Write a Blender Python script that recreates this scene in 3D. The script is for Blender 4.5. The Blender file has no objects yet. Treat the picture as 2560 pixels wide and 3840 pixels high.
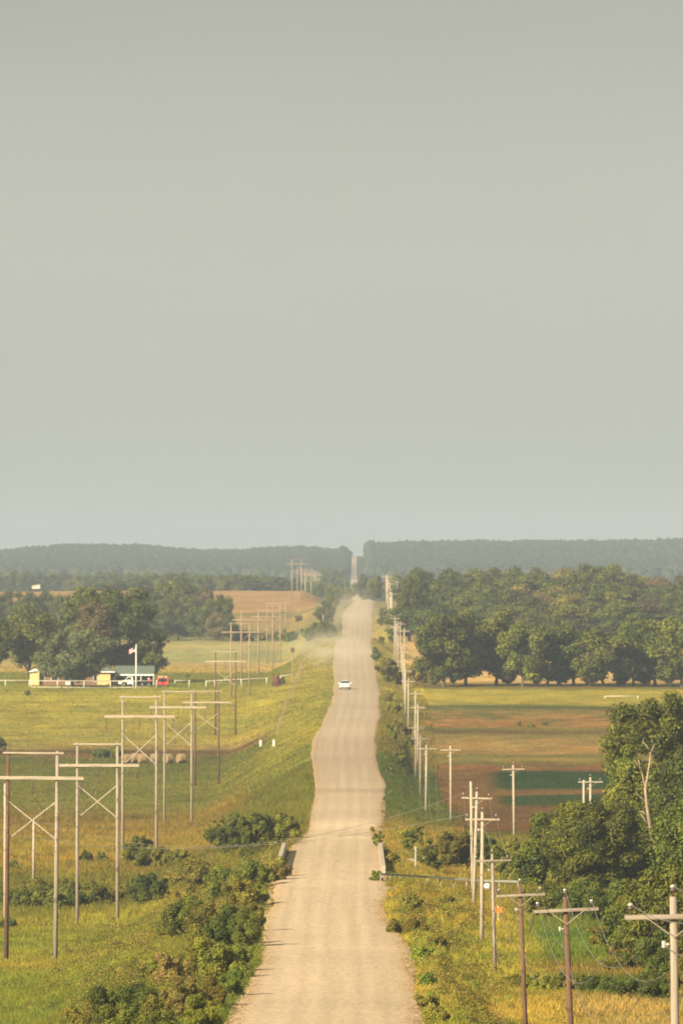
import bpy, math, random
import numpy as np
R = math.radians
rng = np.random.default_rng(7)
random.seed(7)
sc = bpy.context.scene
COL = sc.collection
F = 34439.0          # focal length in photo pixels (200 mm lens on a 22.3 mm high sensor, 3840 px)
VX, VY = 1340.0, 2130.0
ZC = 40.0            # camera height above datum

# ------------------------------------------------------------------ terrain profiles
def pchip(xs, ys):
    xs = np.array(xs, float); ys = np.array(ys, float)
    h = np.diff(xs); dl = np.diff(ys) / h
    m = np.zeros(len(xs)); m[0] = dl[0]; m[-1] = dl[-1]
    for i in range(1, len(xs) - 1):
        if dl[i-1] * dl[i] > 0:
            w1 = 2*h[i] + h[i-1]; w2 = h[i] + 2*h[i-1]
            m[i] = (w1 + w2) / (w1/dl[i-1] + w2/dl[i])
    def f(x):
        x = np.clip(np.asarray(x, float), xs[0], xs[-1])
        i = np.clip(np.searchsorted(xs, x) - 1, 0, len(xs) - 2)
        t = (x - xs[i]) / h[i]
        return ((2*t**3 - 3*t**2 + 1)*ys[i] + (t**3 - 2*t**2 + t)*h[i]*m[i]
                + (-2*t**3 + 3*t**2)*ys[i+1] + (t**3 - t**2)*h[i]*m[i+1])
    return f
def sm(a, b, x):
    t = np.clip((np.asarray(x, float) - a) / (b - a), 0, 1)
    return t*t*(3 - 2*t)
road_drop = pchip([-200,0,60,200,350,445,521,560,640,715,790,870,920,980,1060,1150,1200,1258,1369,1470,1560,1680,1830,1930,2030,2180,2330,2450,2600,2750,3050,3350,3600,4400,6000,7000,7500,8500,9000,9600,12500],
                  [1.6,1.7,4,11.5,19,22.1,23.7,24.2,25.5,26.4,26.8,26.8,27.2,28.2,28.9,29.05,28.7,28.1,26.6,26.0,25.8,25.4,25.0,23.6,21.8,20.3,18.3,22,25,20.8,15.1,11.7,15,18,17,8.5,4.4,-9.9,-11.5,0,10])
left_drop = pchip([-200,0,120,300,445,600,710,872,1037,1285,1487,1600,1740,1900,1970,2050,2400,2662,2860,3300,3700,3950,4400,5000,6300,7000,12500],
                  [1.6,2.5,12,23,27.3,29.8,30.6,33.7,33.2,35.7,35.2,34,31.7,26.6,25.4,25.4,27.2,27.8,23.2,17.5,12.9,9.9,18,18,18,9,9])
right_drop = pchip([-200,0,100,225,338,447,520,584,626,725,800,900,984,1087,1150,1200,1300,1400,1500,1700,1900,2100,2300,2450,2750,3050,3350,3700,4400,6300,7000,12500],
                   [1.6,2.0,9,17,21,24.4,25.5,25.9,26.2,26.9,27.9,28.7,29.3,30,30.3,30.3,30,29.3,28.3,26.4,24.7,23.2,20.7,20,17.5,14.9,12.5,13.5,17,18,9,9])
SKY_X = [-600,0,290,560,740,900,1130,1285,1325,1345,1450,1640,1900,2170,2560,3200]
SKY_Y = [2075,2066,2044,2041,2060,2060,2048,2060,2066,2040,2032,2024,2030,2024,2024,2040]
def vnoise(x, y, seed=0):
    xi = np.floor(x).astype(np.int64); yi = np.floor(y).astype(np.int64)
    fx = x - xi; fy = y - yi
    fx = fx*fx*(3-2*fx); fy = fy*fy*(3-2*fy)
    def h(a, b):
        n = (a*374761393 + b*668265263 + seed*974711) & 0xffffffff
        n = ((n ^ (n >> 13)) * 1274126177) & 0xffffffff
        return ((n ^ (n >> 16)) & 0xffff) / 65535.0
    return (h(xi,yi)*(1-fx)+h(xi+1,yi)*fx)*(1-fy) + (h(xi,yi+1)*(1-fx)+h(xi+1,yi+1)*fx)*fy
def fbm(x, y, seed=0, octv=4):
    s = 0; a = .5; t = 0
    for k in range(octv):
        s = s + a*vnoise(x*2**k, y*2**k, seed+k*17); t += a; a *= .55
    return s / t
def terrain(x, d):
    """height of the ground at world x, y=d"""
    x = np.asarray(x, float); d = np.asarray(d, float)
    x, d = np.broadcast_arrays(x, d)
    rd = road_drop(d); ld = left_drop(d); rt = right_drop(d)
    tl = np.clip((-x - 6.6)/16.4, 0, 1); tl = tl*.75 + .25*tl*tl*(3-2*tl); tr = sm(4.2, 8.4, x)
    # behind the wood on the right the hill levels into the road hill
    drop = rd + (ld-rd)*tl + (rt-rd)*tr
    und = (fbm(x/14, d/30, 3) - .5)*0.5*sm(8, 14, np.abs(x))
    wide = (fbm(x/150+9, d/260, 5) - .5)*5*sm(90, 260, np.abs(x))
    z = -drop + und + wide
    # far wooded hills
    px = VX + x/np.maximum(d, 50)*F
    gy = np.interp(px, SKY_X, SKY_Y) + 44 + (fbm(px/170, d*0+2, 15, 3)-.5)*16
    top = (VY - gy)/F*9000
    far = -9 + (top + 9)*sm(6900, 9000, d) - 12*sm(9300, 12300, d)
    bump = (fbm(x/260, d/420, 11) - .5)*9*sm(7000, 7600, d)*(1-sm(8500, 9000, d))
    farz = far + bump
    away = sm(7, 13, np.abs(x - .2))
    w = sm(6400, 7000, d)*away
    z = z*(1-w) + farz*w
    return z + ZC
def pix(px, d):                       # lateral position of photo column px at distance d
    return (px - VX)/F*d
def zpix(py, d):
    return ZC - (py - VY)/F*d
_D = np.concatenate([np.arange(200, 2600, 2.0), np.arange(2600, 9300, 6.0)])
def hit(px, py):
    """distance at which the sight line through a photo pixel meets the ground"""
    ty = VY + (ZC - terrain(pix(px, _D), _D))/_D*F
    k = np.argmax(ty <= py)
    if ty[k] > py: k = len(_D)-1
    if k > 0 and ty[k-1] > py:
        t = (ty[k-1]-py)/(ty[k-1]-ty[k]); return float(_D[k-1] + t*(_D[k]-_D[k-1]))
    return float(_D[k])

# road edges, from photo columns at given distances
E_D = [-200,0,200,350,445,480,521,548,560,590,640,675,715,750,790,800,870,900,920,960,980,1060,1150,1200,1258,1310,1369,1400,1494,1560,1600,1680,1780,1830,1930,2030,2180,2330,2600,2750,3050,3250,3350,3600,4400,7500,12500]
E_L = [-6.4,-6.4,-6.4,-6.4,-6.4,-6.5,-6.3,-6.2,-5.9,-6.1,-6.7,-6.9,-7.2,-7.5,-7.6,-6.4,-6.6,-6.2,-5.7,-5.6,-5.4,-5.6,-5.6,-5.7,-6.3,-6.7,-7.0,-6.9,-6.2,-5.9,-5.7,-5.2,-4.9,-4.9,-5.0,-5.5,-5.6,-5.6,-5.4,-4.8,-5.1,-2.0,-0.2,-2,-4.5,-5.4,-5.4]
E_R = [3.4,3.4,3.4,3.3,3.2,3.2,3.2,3.4,3.5,3.5,2.9,2.3,2.0,2.3,2.4,2.6,2.6,2.4,2.2,2.2,2.4,3.2,3.5,3.7,3.4,3.0,2.9,2.9,3.4,3.8,4.0,4.2,4.4,4.6,4.3,4.3,3.9,3.4,3.6,4.6,4.9,6.4,7.6,6,4,-0.6,-0.6]
def road_l(d): return np.interp(d, E_D, E_L)
def road_r(d): return np.interp(d, E_D, E_R)

# ------------------------------------------------------------------ colours of the ground cover (photo row -> colour)
def lin(c):
    c = np.asarray(c, float)/255
    return np.where(c <= .04045, c/12.92, ((c+.055)/1.055)**2.4)
KG = 0.66
LEFT = {2205:(176,140,90),2290:(178,142,88),2303:(135,128,72),2322:(168,142,85),2365:(150,135,80),2385:(98,105,55),2400:(145,142,80),2420:(182,170,112),2450:(158,156,96),2478:(160,157,94),2490:(190,165,100),2515:(180,160,85),2530:(125,128,48),2570:(135,138,50),2600:(168,158,62),2640:(170,160,62),2700:(162,152,58),2780:(162,150,64),2806:(150,130,72),2818:(95,75,45),2832:(120,100,55),2844:(98,100,36),2900:(112,114,38),3000:(116,116,40),3040:(122,114,46),3080:(136,118,52),3150:(138,120,52),3185:(140,126,52),3230:(150,130,56),3300:(108,108,40),3400:(102,102,38),3450:(138,134,50),3520:(126,130,46),3560:(116,124,44),3620:(140,134,56),3680:(118,126,46),3840:(114,122,46)}
RIGHT = {2205:(120,120,60),2240:(150,140,80),2410:(195,165,105),2430:(212,180,118),2555:(205,170,108),2568:(110,100,50),2580:(120,110,50),2590:(170,158,60),2640:(165,152,60),2650:(80,92,38),2662:(122,110,52),2680:(150,120,62),2722:(160,118,64),2735:(108,105,48),2745:(108,82,48),2758:(132,122,64),2790:(160,132,74),2822:(155,126,68),2835:(118,115,52),2848:(150,128,64),2856:(110,105,50),2868:(132,92,52),2886:(126,86,48),2895:(42,64,28),2955:(52,74,30),2960:(118,90,50),2978:(118,90,50),2984:(48,70,30),3018:(58,75,32),3028:(112,85,48),3110:(110,80,50),3130:(92,92,40),3200:(122,122,48),3350:(122,117,48),3450:(110,117,45),3520:(92,115,42),3600:(100,116,42),3640:(150,126,64),3680:(92,100,38),3735:(90,95,38),3746:(156,138,80),3900:(150,132,76)}
VERGE_R = {2205:(140,130,75),2400:(150,138,78),2470:(155,148,62),2560:(150,142,60),2620:(130,125,50),2780:(125,112,50),2850:(78,92,38),3050:(88,98,40),3090:(140,122,55),3200:(150,130,58),3300:(135,125,50),3400:(158,142,58),3550:(150,145,55),3700:(165,145,68),3840:(140,138,52),4200:(140,138,52)}
VERGE_L = {2205:(140,130,80),2360:(120,118,60),2400:(150,142,62),2440:(155,145,62),2500:(160,150,68),2600:(152,146,58),2750:(146,140,54),2800:(116,118,42),3050:(112,112,38),3200:(128,118,50),3400:(128,122,48),3700:(100,112,42),4200:(100,112,42)}
def _tab(t):
    k = np.array(sorted(t), float); v = np.array([lin(t[int(q)]) for q in k]); return k, v
TL, TR, TVR, TVL = _tab(LEFT), _tab(RIGHT), _tab(VERGE_R), _tab(VERGE_L)
def look(t, y):
    return np.stack([np.interp(y, t[0], t[1][:, i]) for i in range(3)], -1)
def ground_colour(x, d):
    x = np.asarray(x, float); d = np.asarray(d, float)
    wob = (fbm(x/9, d/26, 21) - .5)*26*sm(2000, 600, d) + (fbm(x/25, d/60, 22)-.5)*14
    dd = np.maximum(d, 300)
    yl = VY + left_drop(dd)/dd*F + wob
    yr = VY + right_drop(dd)/dd*F + wob*.7
    yy = VY + road_drop(dd)/dd*F + wob
    cl = look(TL, yl); cr = look(TR, yr); cvl = look(TVL, yy); cvr = look(TVR, yy)
    edge = (fbm(x/6, d/40, 31)-.5)*5
    tl = sm(13, 19, -x+edge)[..., None]; tr = sm(10.5, 13.5, x+edge)[..., None]
    nearr = sm(560, 900, d)
    c = np.where((x < -1.5)[..., None], cvl + (cl-cvl)*tl, cvr + (cr-cvr)*tr)
    # green weeds breaking up the bare rows
    gy = np.exp(-((yr-2690)/34)**2)*sm(.46, .60, fbm(x/2.6, d/13, 61))*.75 + np.exp(-((yr-2868)/18)**2)*sm(.5, .6, fbm(x/2.0, d/10, 62))*.7
    gy = (gy*(x > 8))[..., None]; c = c*(1-gy) + gy*lin((92,100,44))
    py_ = (np.exp(-((yl-2690)/110)**2)*sm(.50, .66, fbm(x/11, d/9, 63))*.55*(x < -8))[..., None]; c = c*(1-py_) + py_*lin((118,120,44))
    n = fbm(x/3.2, d/9, 41); n2 = fbm(x/16, d/45, 43); n3 = fbm(x/5, d/14, 44)
    m = (0.62 + 0.76*n)*(0.80+0.4*n2)
    c = c*m[..., None]
    # yellow / green drift
    g = (n3 - .5)*sm(3800, 2600, d)
    c = c*np.stack([1+g*.55, 1+g*.18, 1-g*.2], -1)
    # bushy crop patches of the far field and woodland floor
    farc = np.stack([np.full(x.shape, .035), np.full(x.shape, .045), np.full(x.shape, .018)], -1)
    w = sm(4100, 4400, d)[..., None]
    wood = (sm(14, 18, x)*sm(2430, 2470, d))[..., None]
    w = np.maximum(w, wood)
    c = c*KG*(1-w) + farc*w
    soil = (sm(10.5, 12, x+edge*.3)*sm(20.5, 17.5, x + (yr-2950)*.012 + edge*.4)*sm(2884, 2892, yr)*sm(3034, 3020, yr))[..., None]
    c = c*(1-soil) + soil*lin((118,90,52))*KG*m[..., None]
    return np.clip(c*np.array([1.05, 1.0, .86]), .004, .9)

# ------------------------------------------------------------------ mesh helpers
def np_mesh(name, verts, quads, colour=None, mat=None, tint=None, smooth=False):
    """quads: (n,4) or (n,3) index array"""
    me = bpy.data.meshes.new(name)
    verts = np.asarray(verts, np.float32); quads = np.asarray(quads, np.int32)
    n, k = quads.shape
    me.vertices.add(len(verts)); me.vertices.foreach_set('co', verts.ravel())
    me.loops.add(n*k); me.loops.foreach_set('vertex_index', quads.ravel())
    me.polygons.add(n); me.polygons.foreach_set('loop_start', np.arange(0, n*k, k, dtype=np.int32))
    me.polygons.foreach_set('loop_total', np.full(n, k, np.int32))
    if smooth: me.polygons.foreach_set('use_smooth', np.ones(n, bool))
    me.update(calc_edges=True)
    if colour is not None:
        a = me.attributes.new('cover', 'FLOAT_COLOR', 'POINT')
        c = np.ones((len(verts), 4), np.float32); c[:, :3] = colour
        a.data.foreach_set('color', c.ravel())
    if tint is not None:
        a = me.attributes.new('tint', 'FLOAT', 'POINT'); a.data.foreach_set('value', np.asarray(tint, np.float32))
    if mat: me.materials.append(mat)
    return me
def link(name, me, parent=None, loc=None):
    o = bpy.data.objects.new(name, me); COL.objects.link(o)
    if parent: o.parent = parent
    if loc is not None: o.location = loc
    return o
def tag(o, label=None, cat=None, group=None, kind=None):
    if label: o['label'] = label
    if cat: o['category'] = cat
    if group: o['group'] = group
    if kind: o['kind'] = kind
    return o
def thing(name, loc, label, cat, group=None, rz=0.0):
    o = bpy.data.objects.new(name, None); o.empty_display_size = .2
    COL.objects.link(o); o.location = loc; o.rotation_euler = (0, 0, rz)
    return tag(o, label, cat, group)
class MB:
    def __init__(s): s.v = []; s.f = []
    def add(s, vs, fs):
        b = len(s.v); s.v += [tuple(v) for v in vs]; s.f += [tuple(b+i for i in f) for f in fs]
    def box(s, c, h):
        x, y, z = c; a, b, e = h
        vs = [(x+i*a, y+j*b, z+k*e) for i in (-1, 1) for j in (-1, 1) for k in (-1, 1)]
        s.add(vs, [(0,1,3,2),(4,6,7,5),(0,4,5,1),(2,3,7,6),(0,2,6,4),(1,5,7,3)])
    def bar(s, p, q, w, h=None):
        p = np.array(p, float); q = np.array(q, float); t = q-p; t /= np.linalg.norm(t)
        up = np.array((0, 0, 1.)) if abs(t[2]) < .9 else np.array((0, 1., 0))
        a = np.cross(t, up); a /= np.linalg.norm(a); b = np.cross(a, t); h = h or w
        vs = [c + i*a*w/2 + j*b*h/2 for c in (p, q) for i, j in ((-1,-1),(1,-1),(1,1),(-1,1))]
        s.add(vs, [(0,1,2,3),(7,6,5,4),(0,4,5,1),(1,5,6,2),(2,6,7,3),(3,7,4,0)])
    def tube(s, pts, rads, n=8, caps=True):
        pts = [np.array(p, float) for p in pts]; ring = []; b = len(s.v)
        for i, p in enumerate(pts):
            t = pts[min(i+1, len(pts)-1)] - pts[max(i-1, 0)]; t /= (np.linalg.norm(t) + 1e-9)
            up = np.array((0, 1., 0)) if abs(t[1]) < .9 else np.array((0, 0, 1.))
            a = np.cross(t, up); a /= np.linalg.norm(a); c = np.cross(t, a)
            for k in range(n):
                an = 2*math.pi*k/n; s.v.append(tuple(p + rads[i]*(math.cos(an)*a + math.sin(an)*c)))
        for i in range(len(pts)-1):
            for k in range(n):
                k2 = (k+1) % n; s.f.append((b+i*n+k, b+i*n+k2, b+(i+1)*n+k2, b+(i+1)*n+k))
        if caps:
            s.f.append(tuple(b+k for k in reversed(range(n)))); s.f.append(tuple(b+(len(pts)-1)*n+k for k in range(n)))
    def prism(s, prof, y0, y1, axis='y'):
        """profile of (x,z) extruded along y (or (y,z) along x)"""
        n = len(prof)
        if axis == 'y': vs = [(a, y0, c) for a, c in prof] + [(a, y1, c) for a, c in prof]
        else: vs = [(y0, a, c) for a, c in prof] + [(y1, a, c) for a, c in prof]
        s.add(vs, [tuple(range(n)), tuple(reversed(range(n, 2*n)))] + [(i, i+n, (i+1) % n+n, (i+1) % n) for i in range(n)])
    def mesh(s, name, mat, smooth=False, bevel=0):
        import bmesh
        me = bpy.data.meshes.new(name); me.from_pydata(s.v, [], s.f)
        bm = bmesh.new(); bm.from_mesh(me); bmesh.ops.recalc_face_normals(bm, faces=bm.faces)
        if bevel: bmesh.ops.bevel(bm, geom=bm.edges[:], offset=bevel, segments=2, affect='EDGES', clamp_overlap=True)
        bm.to_mesh(me); bm.free()
        if mat: me.materials.append(mat)
        if smooth:
            for p in me.polygons: p.use_smooth = True
        return me
    def build(s, name, mat, parent=None, smooth=False, bevel=0):
        return link(name, s.mesh(name, mat, smooth, bevel), parent)
def copy_tree(o, parent=None):
    c = o.copy(); COL.objects.link(c)
    if parent: c.parent = parent
    for ch in o.children: copy_tree(ch, c)
    return c
ONES = "first second third fourth fifth sixth seventh eighth ninth tenth eleventh twelfth thirteenth fourteenth fifteenth sixteenth seventeenth eighteenth nineteenth".split()
TENS = {2: "twenty", 3: "thirty", 4: "forty", 5: "fifty", 6: "sixty"}
def nth(i):
    if i <= 19: return ONES[i-1]
    t, u = divmod(i, 10)
    return TENS[t][:-1]+"ieth" if u == 0 else TENS[t]+"-"+ONES[u-1]

# ------------------------------------------------------------------ materials
def new_mat(name):
    m = bpy.data.materials.new(name); m.use_nodes = True; nt = m.node_tree
    return m, nt, nt.nodes['Principled BSDF']
def N(nt, t, **kw):
    n = nt.nodes.new(t)
    for k, v in kw.items(): setattr(n, k, v)
    return n
def plain(name, rgb, rough=.6, metal=0, vary=.15, scale=3.0, rgb2=None, stretch=(1,1,1), spec=.3, bump=0):
    m, nt, p = new_mat(name)
    tc = N(nt, 'ShaderNodeTexCoord'); mp = N(nt, 'ShaderNodeMapping'); mp.inputs['Scale'].default_value = stretch
    no = N(nt, 'ShaderNodeTexNoise'); no.inputs['Scale'].default_value = scale; no.inputs['Detail'].default_value = 6
    mx = N(nt, 'ShaderNodeMixRGB')
    mx.inputs[1].default_value = tuple(c*(1-vary) for c in rgb)+(1,)
    mx.inputs[2].default_value = tuple(min(1, c) for c in (rgb2 or tuple(c*(1+vary) for c in rgb)))+(1,)
    mr = N(nt, 'ShaderNodeMapRange'); mr.inputs[1].default_value = .3; mr.inputs[2].default_value = .7
    L = nt.links.new
    L(tc.outputs['Object'], mp.inputs[0]); L(mp.outputs[0], no.inputs['Vector']); L(no.outputs['Fac'], mr.inputs[0]); L(mr.outputs[0], mx.inputs[0])
    L(mx.outputs[0], p.inputs['Base Color'])
    p.inputs['Roughness'].default_value = rough; p.inputs['Metallic'].default_value = metal
    p.inputs['Specular IOR Level'].default_value = spec
    if bump:
        b = N(nt, 'ShaderNodeBump'); b.inputs['Strength'].default_value = bump; L(no.outputs['Fac'], b.inputs['Height']); L(b.outputs[0], p.inputs['Normal'])
    return m
def cover_mat(name, fine=True):
    m, nt, p = new_mat(name); L = nt.links.new
    at = N(nt, 'ShaderNodeAttribute', attribute_name='cover')
    tc = N(nt, 'ShaderNodeTexCoord')
    mp = N(nt, 'ShaderNodeMapping'); mp.inputs['Scale'].default_value = (1, .35, 1)
    a = N(nt, 'ShaderNodeTexNoise'); a.inputs['Scale'].default_value = .9; a.inputs['Detail'].default_value = 8; a.inputs['Roughness'].default_value = .65
    L(tc.outputs['Object'], mp.inputs[0]); L(mp.outputs[0], a.inputs['Vector'])
    mr = N(nt, 'ShaderNodeMapRange'); mr.inputs[1].default_value = .25; mr.inputs[2].default_value = .75; mr.inputs[3].default_value = .6; mr.inputs[4].default_value = 1.4
    L(a.outputs['Fac'], mr.inputs[0])
    mu = N(nt, 'ShaderNodeVectorMath', operation='SCALE'); L(at.outputs['Color'], mu.inputs[0]); L(mr.outputs[0], mu.inputs['Scale'])
    L(mu.outputs[0], p.inputs['Base Color']); p.inputs['Roughness'].default_value = .95; p.inputs['Specular IOR Level'].default_value = .05
    b = N(nt, 'ShaderNodeBump'); b.inputs['Strength'].default_value = .6; b.inputs['Distance'].default_value = .3; L(a.outputs['Fac'], b.inputs['Height']); L(b.outputs[0], p.inputs['Normal'])
    return m
def blade_mat(name):
    m, nt, p = new_mat(name); L = nt.links.new
    at = N(nt, 'ShaderNodeAttribute', attribute_name='cover')
    L(at.outputs['Color'], p.inputs['Base Color']); p.inputs['Roughness'].default_value = .8; p.inputs['Specular IOR Level'].default_value = .1
    tr = N(nt, 'ShaderNodeBsdfTranslucent'); L(at.outputs['Color'], tr.inputs['Color'])
    mx = N(nt, 'ShaderNodeMixShader'); mx.inputs[0].default_value = .35
    out = nt.nodes['Material Output']; L(p.outputs[0], mx.inputs[1]); L(tr.outputs[0], mx.inputs[2]); L(mx.outputs[0], out.inputs['Surface'])
    return m
def foliage(name, dark, light, odd=None, k=.70):
    """dark/light are photo sRGB colours of the leaves"""
    dark = lin(dark)*k; light = lin(light)*k; odd = lin(odd)*k if odd else light*1.1
    m, nt, p = new_mat(name); L = nt.links.new
    at = N(nt, 'ShaderNodeAttribute', attribute_name='tint')
    oi = N(nt, 'ShaderNodeObjectInfo'); tc = N(nt, 'ShaderNodeTexCoord')
    no = N(nt, 'ShaderNodeTexNoise'); no.inputs['Scale'].default_value = .55; no.inputs['Detail'].default_value = 3
    L(tc.outputs['Object'], no.inputs['Vector'])
    ad = N(nt, 'ShaderNodeMath', operation='MULTIPLY_ADD'); ad.inputs[1].default_value = .9; L(no.outputs['Fac'], ad.inputs[0]); 
    s1 = N(nt, 'ShaderNodeMath', operation='SUBTRACT'); L(at.outputs['Fac'], s1.inputs[0]); s1.inputs[1].default_value = .45
    L(s1.outputs[0], ad.inputs[2])
    rp = N(nt, 'ShaderNodeValToRGB'); e = rp.color_ramp.elements
    e[0].position = .12; e[0].color = (*dark, 1); e[1].position = .78; e[1].color = (*light, 1)
    e2 = rp.color_ramp.elements.new(1.0); e2.color = (*odd, 1)
    L(ad.outputs[0], rp.inputs[0])
    hs = N(nt, 'ShaderNodeHueSaturation')
    hv = N(nt, 'ShaderNodeMapRange'); hv.inputs[3].default_value = .482; hv.inputs[4].default_value = .515; L(oi.outputs['Random'], hv.inputs[0]); L(hv.outputs[0], hs.inputs['Hue'])
    vv = N(nt, 'ShaderNodeMath', operation='MULTIPLY'); vv.inputs[1].default_value = 7.31; L(oi.outputs['Random'], vv.inputs[0])
    fr = N(nt, 'ShaderNodeMath', operation='FRACT'); L(vv.outputs[0], fr.inputs[0])
    v2 = N(nt, 'ShaderNodeMapRange'); v2.inputs[3].default_value = .78; v2.inputs[4].default_value = 1.25; L(fr.outputs[0], v2.inputs[0]); L(v2.outputs[0], hs.inputs['Value'])
    L(rp.outputs[0], hs.inputs['Color']); L(hs.outputs[0], p.inputs['Base Color'])
    p.inputs['Roughness'].default_value = .65; p.inputs['Specular IOR Level'].default_value = .2
    tr = N(nt, 'ShaderNodeBsdfTranslucent'); L(hs.outputs[0], tr.inputs['Color'])
    mx = N(nt, 'ShaderNodeMixShader'); mx.inputs[0].default_value = .14
    out = nt.nodes['Material Output']; L(p.outputs[0], mx.inputs[1]); L(tr.outputs[0], mx.inputs[2]); L(mx.outputs[0], out.inputs['Surface'])
    return m
M = {}
M['ground'] = cover_mat('ground_cover')
M['blade'] = blade_mat('grass_blades')
M['olive'] = foliage('leaves_olive', (46,54,15), (116,122,33), (138,136,40), k=.73)
M['dark'] = foliage('leaves_dark', (36,46,14), (100,106,30), (116,118,38), k=.9)
M['mid'] = foliage('leaves_mid', (48,60,16), (126,130,34), (146,146,44), k=.73)
M['silver'] = foliage('leaves_silver', (66,76,40), (142,146,86), (165,166,108))
M['yellow'] = foliage('leaves_yellow', (95,92,30), (165,150,55), (185,165,75))
M['brownish'] = foliage('leaves_brownish', (84,72,46), (136,118,72), (150,120,80))
M['fresh'] = foliage('leaves_fresh', (62,84,28), (112,134,44), (140,150,55))
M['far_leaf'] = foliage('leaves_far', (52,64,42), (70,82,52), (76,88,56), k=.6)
M['sh_dark'] = foliage('shrub_dark', (52,64,20), (108,118,38), (125,128,46), k=.84)
M['sh_mid'] = foliage('shrub_mid', (76,82,24), (134,136,42), (150,146,52), k=.84)
M['sh_olive'] = foliage('shrub_olive', (84,80,26), (142,132,46), (158,142,58), k=.84)
M['sh_yellow'] = foliage('shrub_yellow', (96,92,30), (150,140,52), (168,152,64), k=.85)
M['sh_brownish'] = foliage('shrub_brownish', (92,82,38), (150,132,66), (168,142,78), k=.9)
M['sh_fresh'] = foliage('shrub_fresh', (78,98,28), (128,146,46), (145,152,52), k=.84)
M['sh_silver'] = M['silver']
M['bark'] = plain('bark', (.11,.085,.06), .9, vary=.3, scale=4, stretch=(1,1,.3))
M['deadwood'] = plain('dead_wood', (.15,.11,.07), .85, vary=.3, scale=2, stretch=(1,1,.5), rgb2=(.42,.32,.22))
def pole_mat(name, c1, c2):
    m, nt, p = new_mat(name); L = nt.links.new
    tc = N(nt, 'ShaderNodeTexCoord'); mp = N(nt, 'ShaderNodeMapping'); mp.inputs['Scale'].default_value = (6, 6, .35)
    no = N(nt, 'ShaderNodeTexNoise'); no.inputs['Scale'].default_value = 2; no.inputs['Detail'].default_value = 6
    mp2 = N(nt, 'ShaderNodeMapping'); mp2.inputs['Scale'].default_value = (.15, .15, 1.1)
    kn = N(nt, 'ShaderNodeTexNoise'); kn.inputs['Scale'].default_value = 1.6; kn.inputs['Detail'].default_value = 1
    L(tc.outputs['Object'], mp.inputs[0]); L(mp.outputs[0], no.inputs['Vector']); L(tc.outputs['Object'], mp2.inputs[0]); L(mp2.outputs[0], kn.inputs['Vector'])
    rp = N(nt, 'ShaderNodeValToRGB'); rp.color_ramp.elements[0].position = .3; rp.color_ramp.elements[1].position = .7
    rp.color_ramp.elements[0].color = (*c1, 1); rp.color_ramp.elements[1].color = (*c2, 1); L(no.outputs['Fac'], rp.inputs[0])
    kr = N(nt, 'ShaderNodeMapRange'); kr.inputs[1].default_value = .62; kr.inputs[2].default_value = .68; kr.inputs[3].default_value = 1; kr.inputs[4].default_value = .62
    L(kn.outputs['Fac'], kr.inputs[0])
    mu = N(nt, 'ShaderNodeVectorMath', operation='SCALE'); L(rp.outputs[0], mu.inputs[0]); L(kr.outputs[0], mu.inputs['Scale']); L(mu.outputs[0], p.inputs['Base Color'])
    p.inputs['Roughness'].default_value = .85; p.inputs['Specular IOR Level'].default_value = .15
    return m
M['wood_grey'] = pole_mat('weathered_wood', (.20,.165,.125), (.36,.30,.23))
M['wood_pale'] = pole_mat('pale_weathered_wood', (.31,.255,.18), (.46,.385,.285))
M['wood_brown'] = pole_mat('brown_wood', (.085,.045,.03), (.17,.10,.065))
M['wood_far'] = pole_mat('warm_wood', (.22,.15,.10), (.36,.26,.18))
M['porcelain'] = plain('porcelain', (.10,.06,.045), .25, vary=.2, spec=.6)
M['porcelain_light'] = plain('porcelain_light', (.5,.47,.42), .25, vary=.1, spec=.6)
M['wire'] = plain('wire', (.22,.20,.17), .5, metal=.3, vary=.1)
M['galv'] = plain('galvanised_steel', (.34,.34,.29), .5, metal=.2, vary=.15, scale=8)
M['concrete'] = plain('concrete', (.38,.31,.22), .9, vary=.2, scale=2)
M['white_paint'] = plain('white_paint', (.78,.76,.68), .5, vary=.06, scale=4)
M['fence_white'] = plain('worn_white_paint', (.52,.47,.38), .6, vary=.1)
M['car_white'] = plain('white_car_paint', (.82,.82,.74), .22, vary=.03, spec=.5)
M['glass'] = plain('dark_glass', (.02,.035,.035), .08, vary=.1, spec=.6)
M['tyre'] = plain('rubber', (.02,.02,.02), .8, vary=.2)
M['rim'] = plain('wheel_rim', (.35,.35,.33), .35, metal=.7, vary=.1)
M['black'] = plain('black_plastic', (.025,.025,.025), .5, vary=.2)
M['lamp'] = plain('headlight_glass', (.7,.7,.66), .1, vary=.05, spec=.7)
M['red_paint'] = plain('red_paint', (.62,.05,.05), .35, vary=.12)
M['tan_canvas'] = plain('tan_canvas', (.42,.30,.18), .8, vary=.15)
M['rust'] = plain('rusted_steel', (.07,.03,.02), .8, vary=.4, scale=3, rgb2=(.16,.06,.035))
M['hay'] = plain('hay', (.20,.13,.06), .95, vary=.25, scale=6, rgb2=(.34,.24,.12), bump=.5)
M['siding'] = plain('yellow_siding', (.62,.44,.18), .7, vary=.07, scale=1.5, stretch=(.2,.2,6))
M['brick'] = plain('brick_wall', (.20,.11,.07), .85, vary=.35, scale=5)
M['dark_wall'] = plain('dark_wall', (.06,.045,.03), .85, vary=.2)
M['green_roof'] = plain('green_metal_roof', (.10,.13,.092), .65, vary=.12, scale=1.2, stretch=(6,.3,1), spec=.5)
M['flag_red'] = plain('flag_red', (.5,.05,.05), .8); M['flag_blue'] = plain('flag_blue', (.04,.05,.18), .8)
M['orange'] = plain('orange_plastic', (.85,.18,.03), .5, vary=.05)
M['stone'] = plain('creek_stone', (.34,.29,.22), .9, vary=.3, scale=3)
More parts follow.
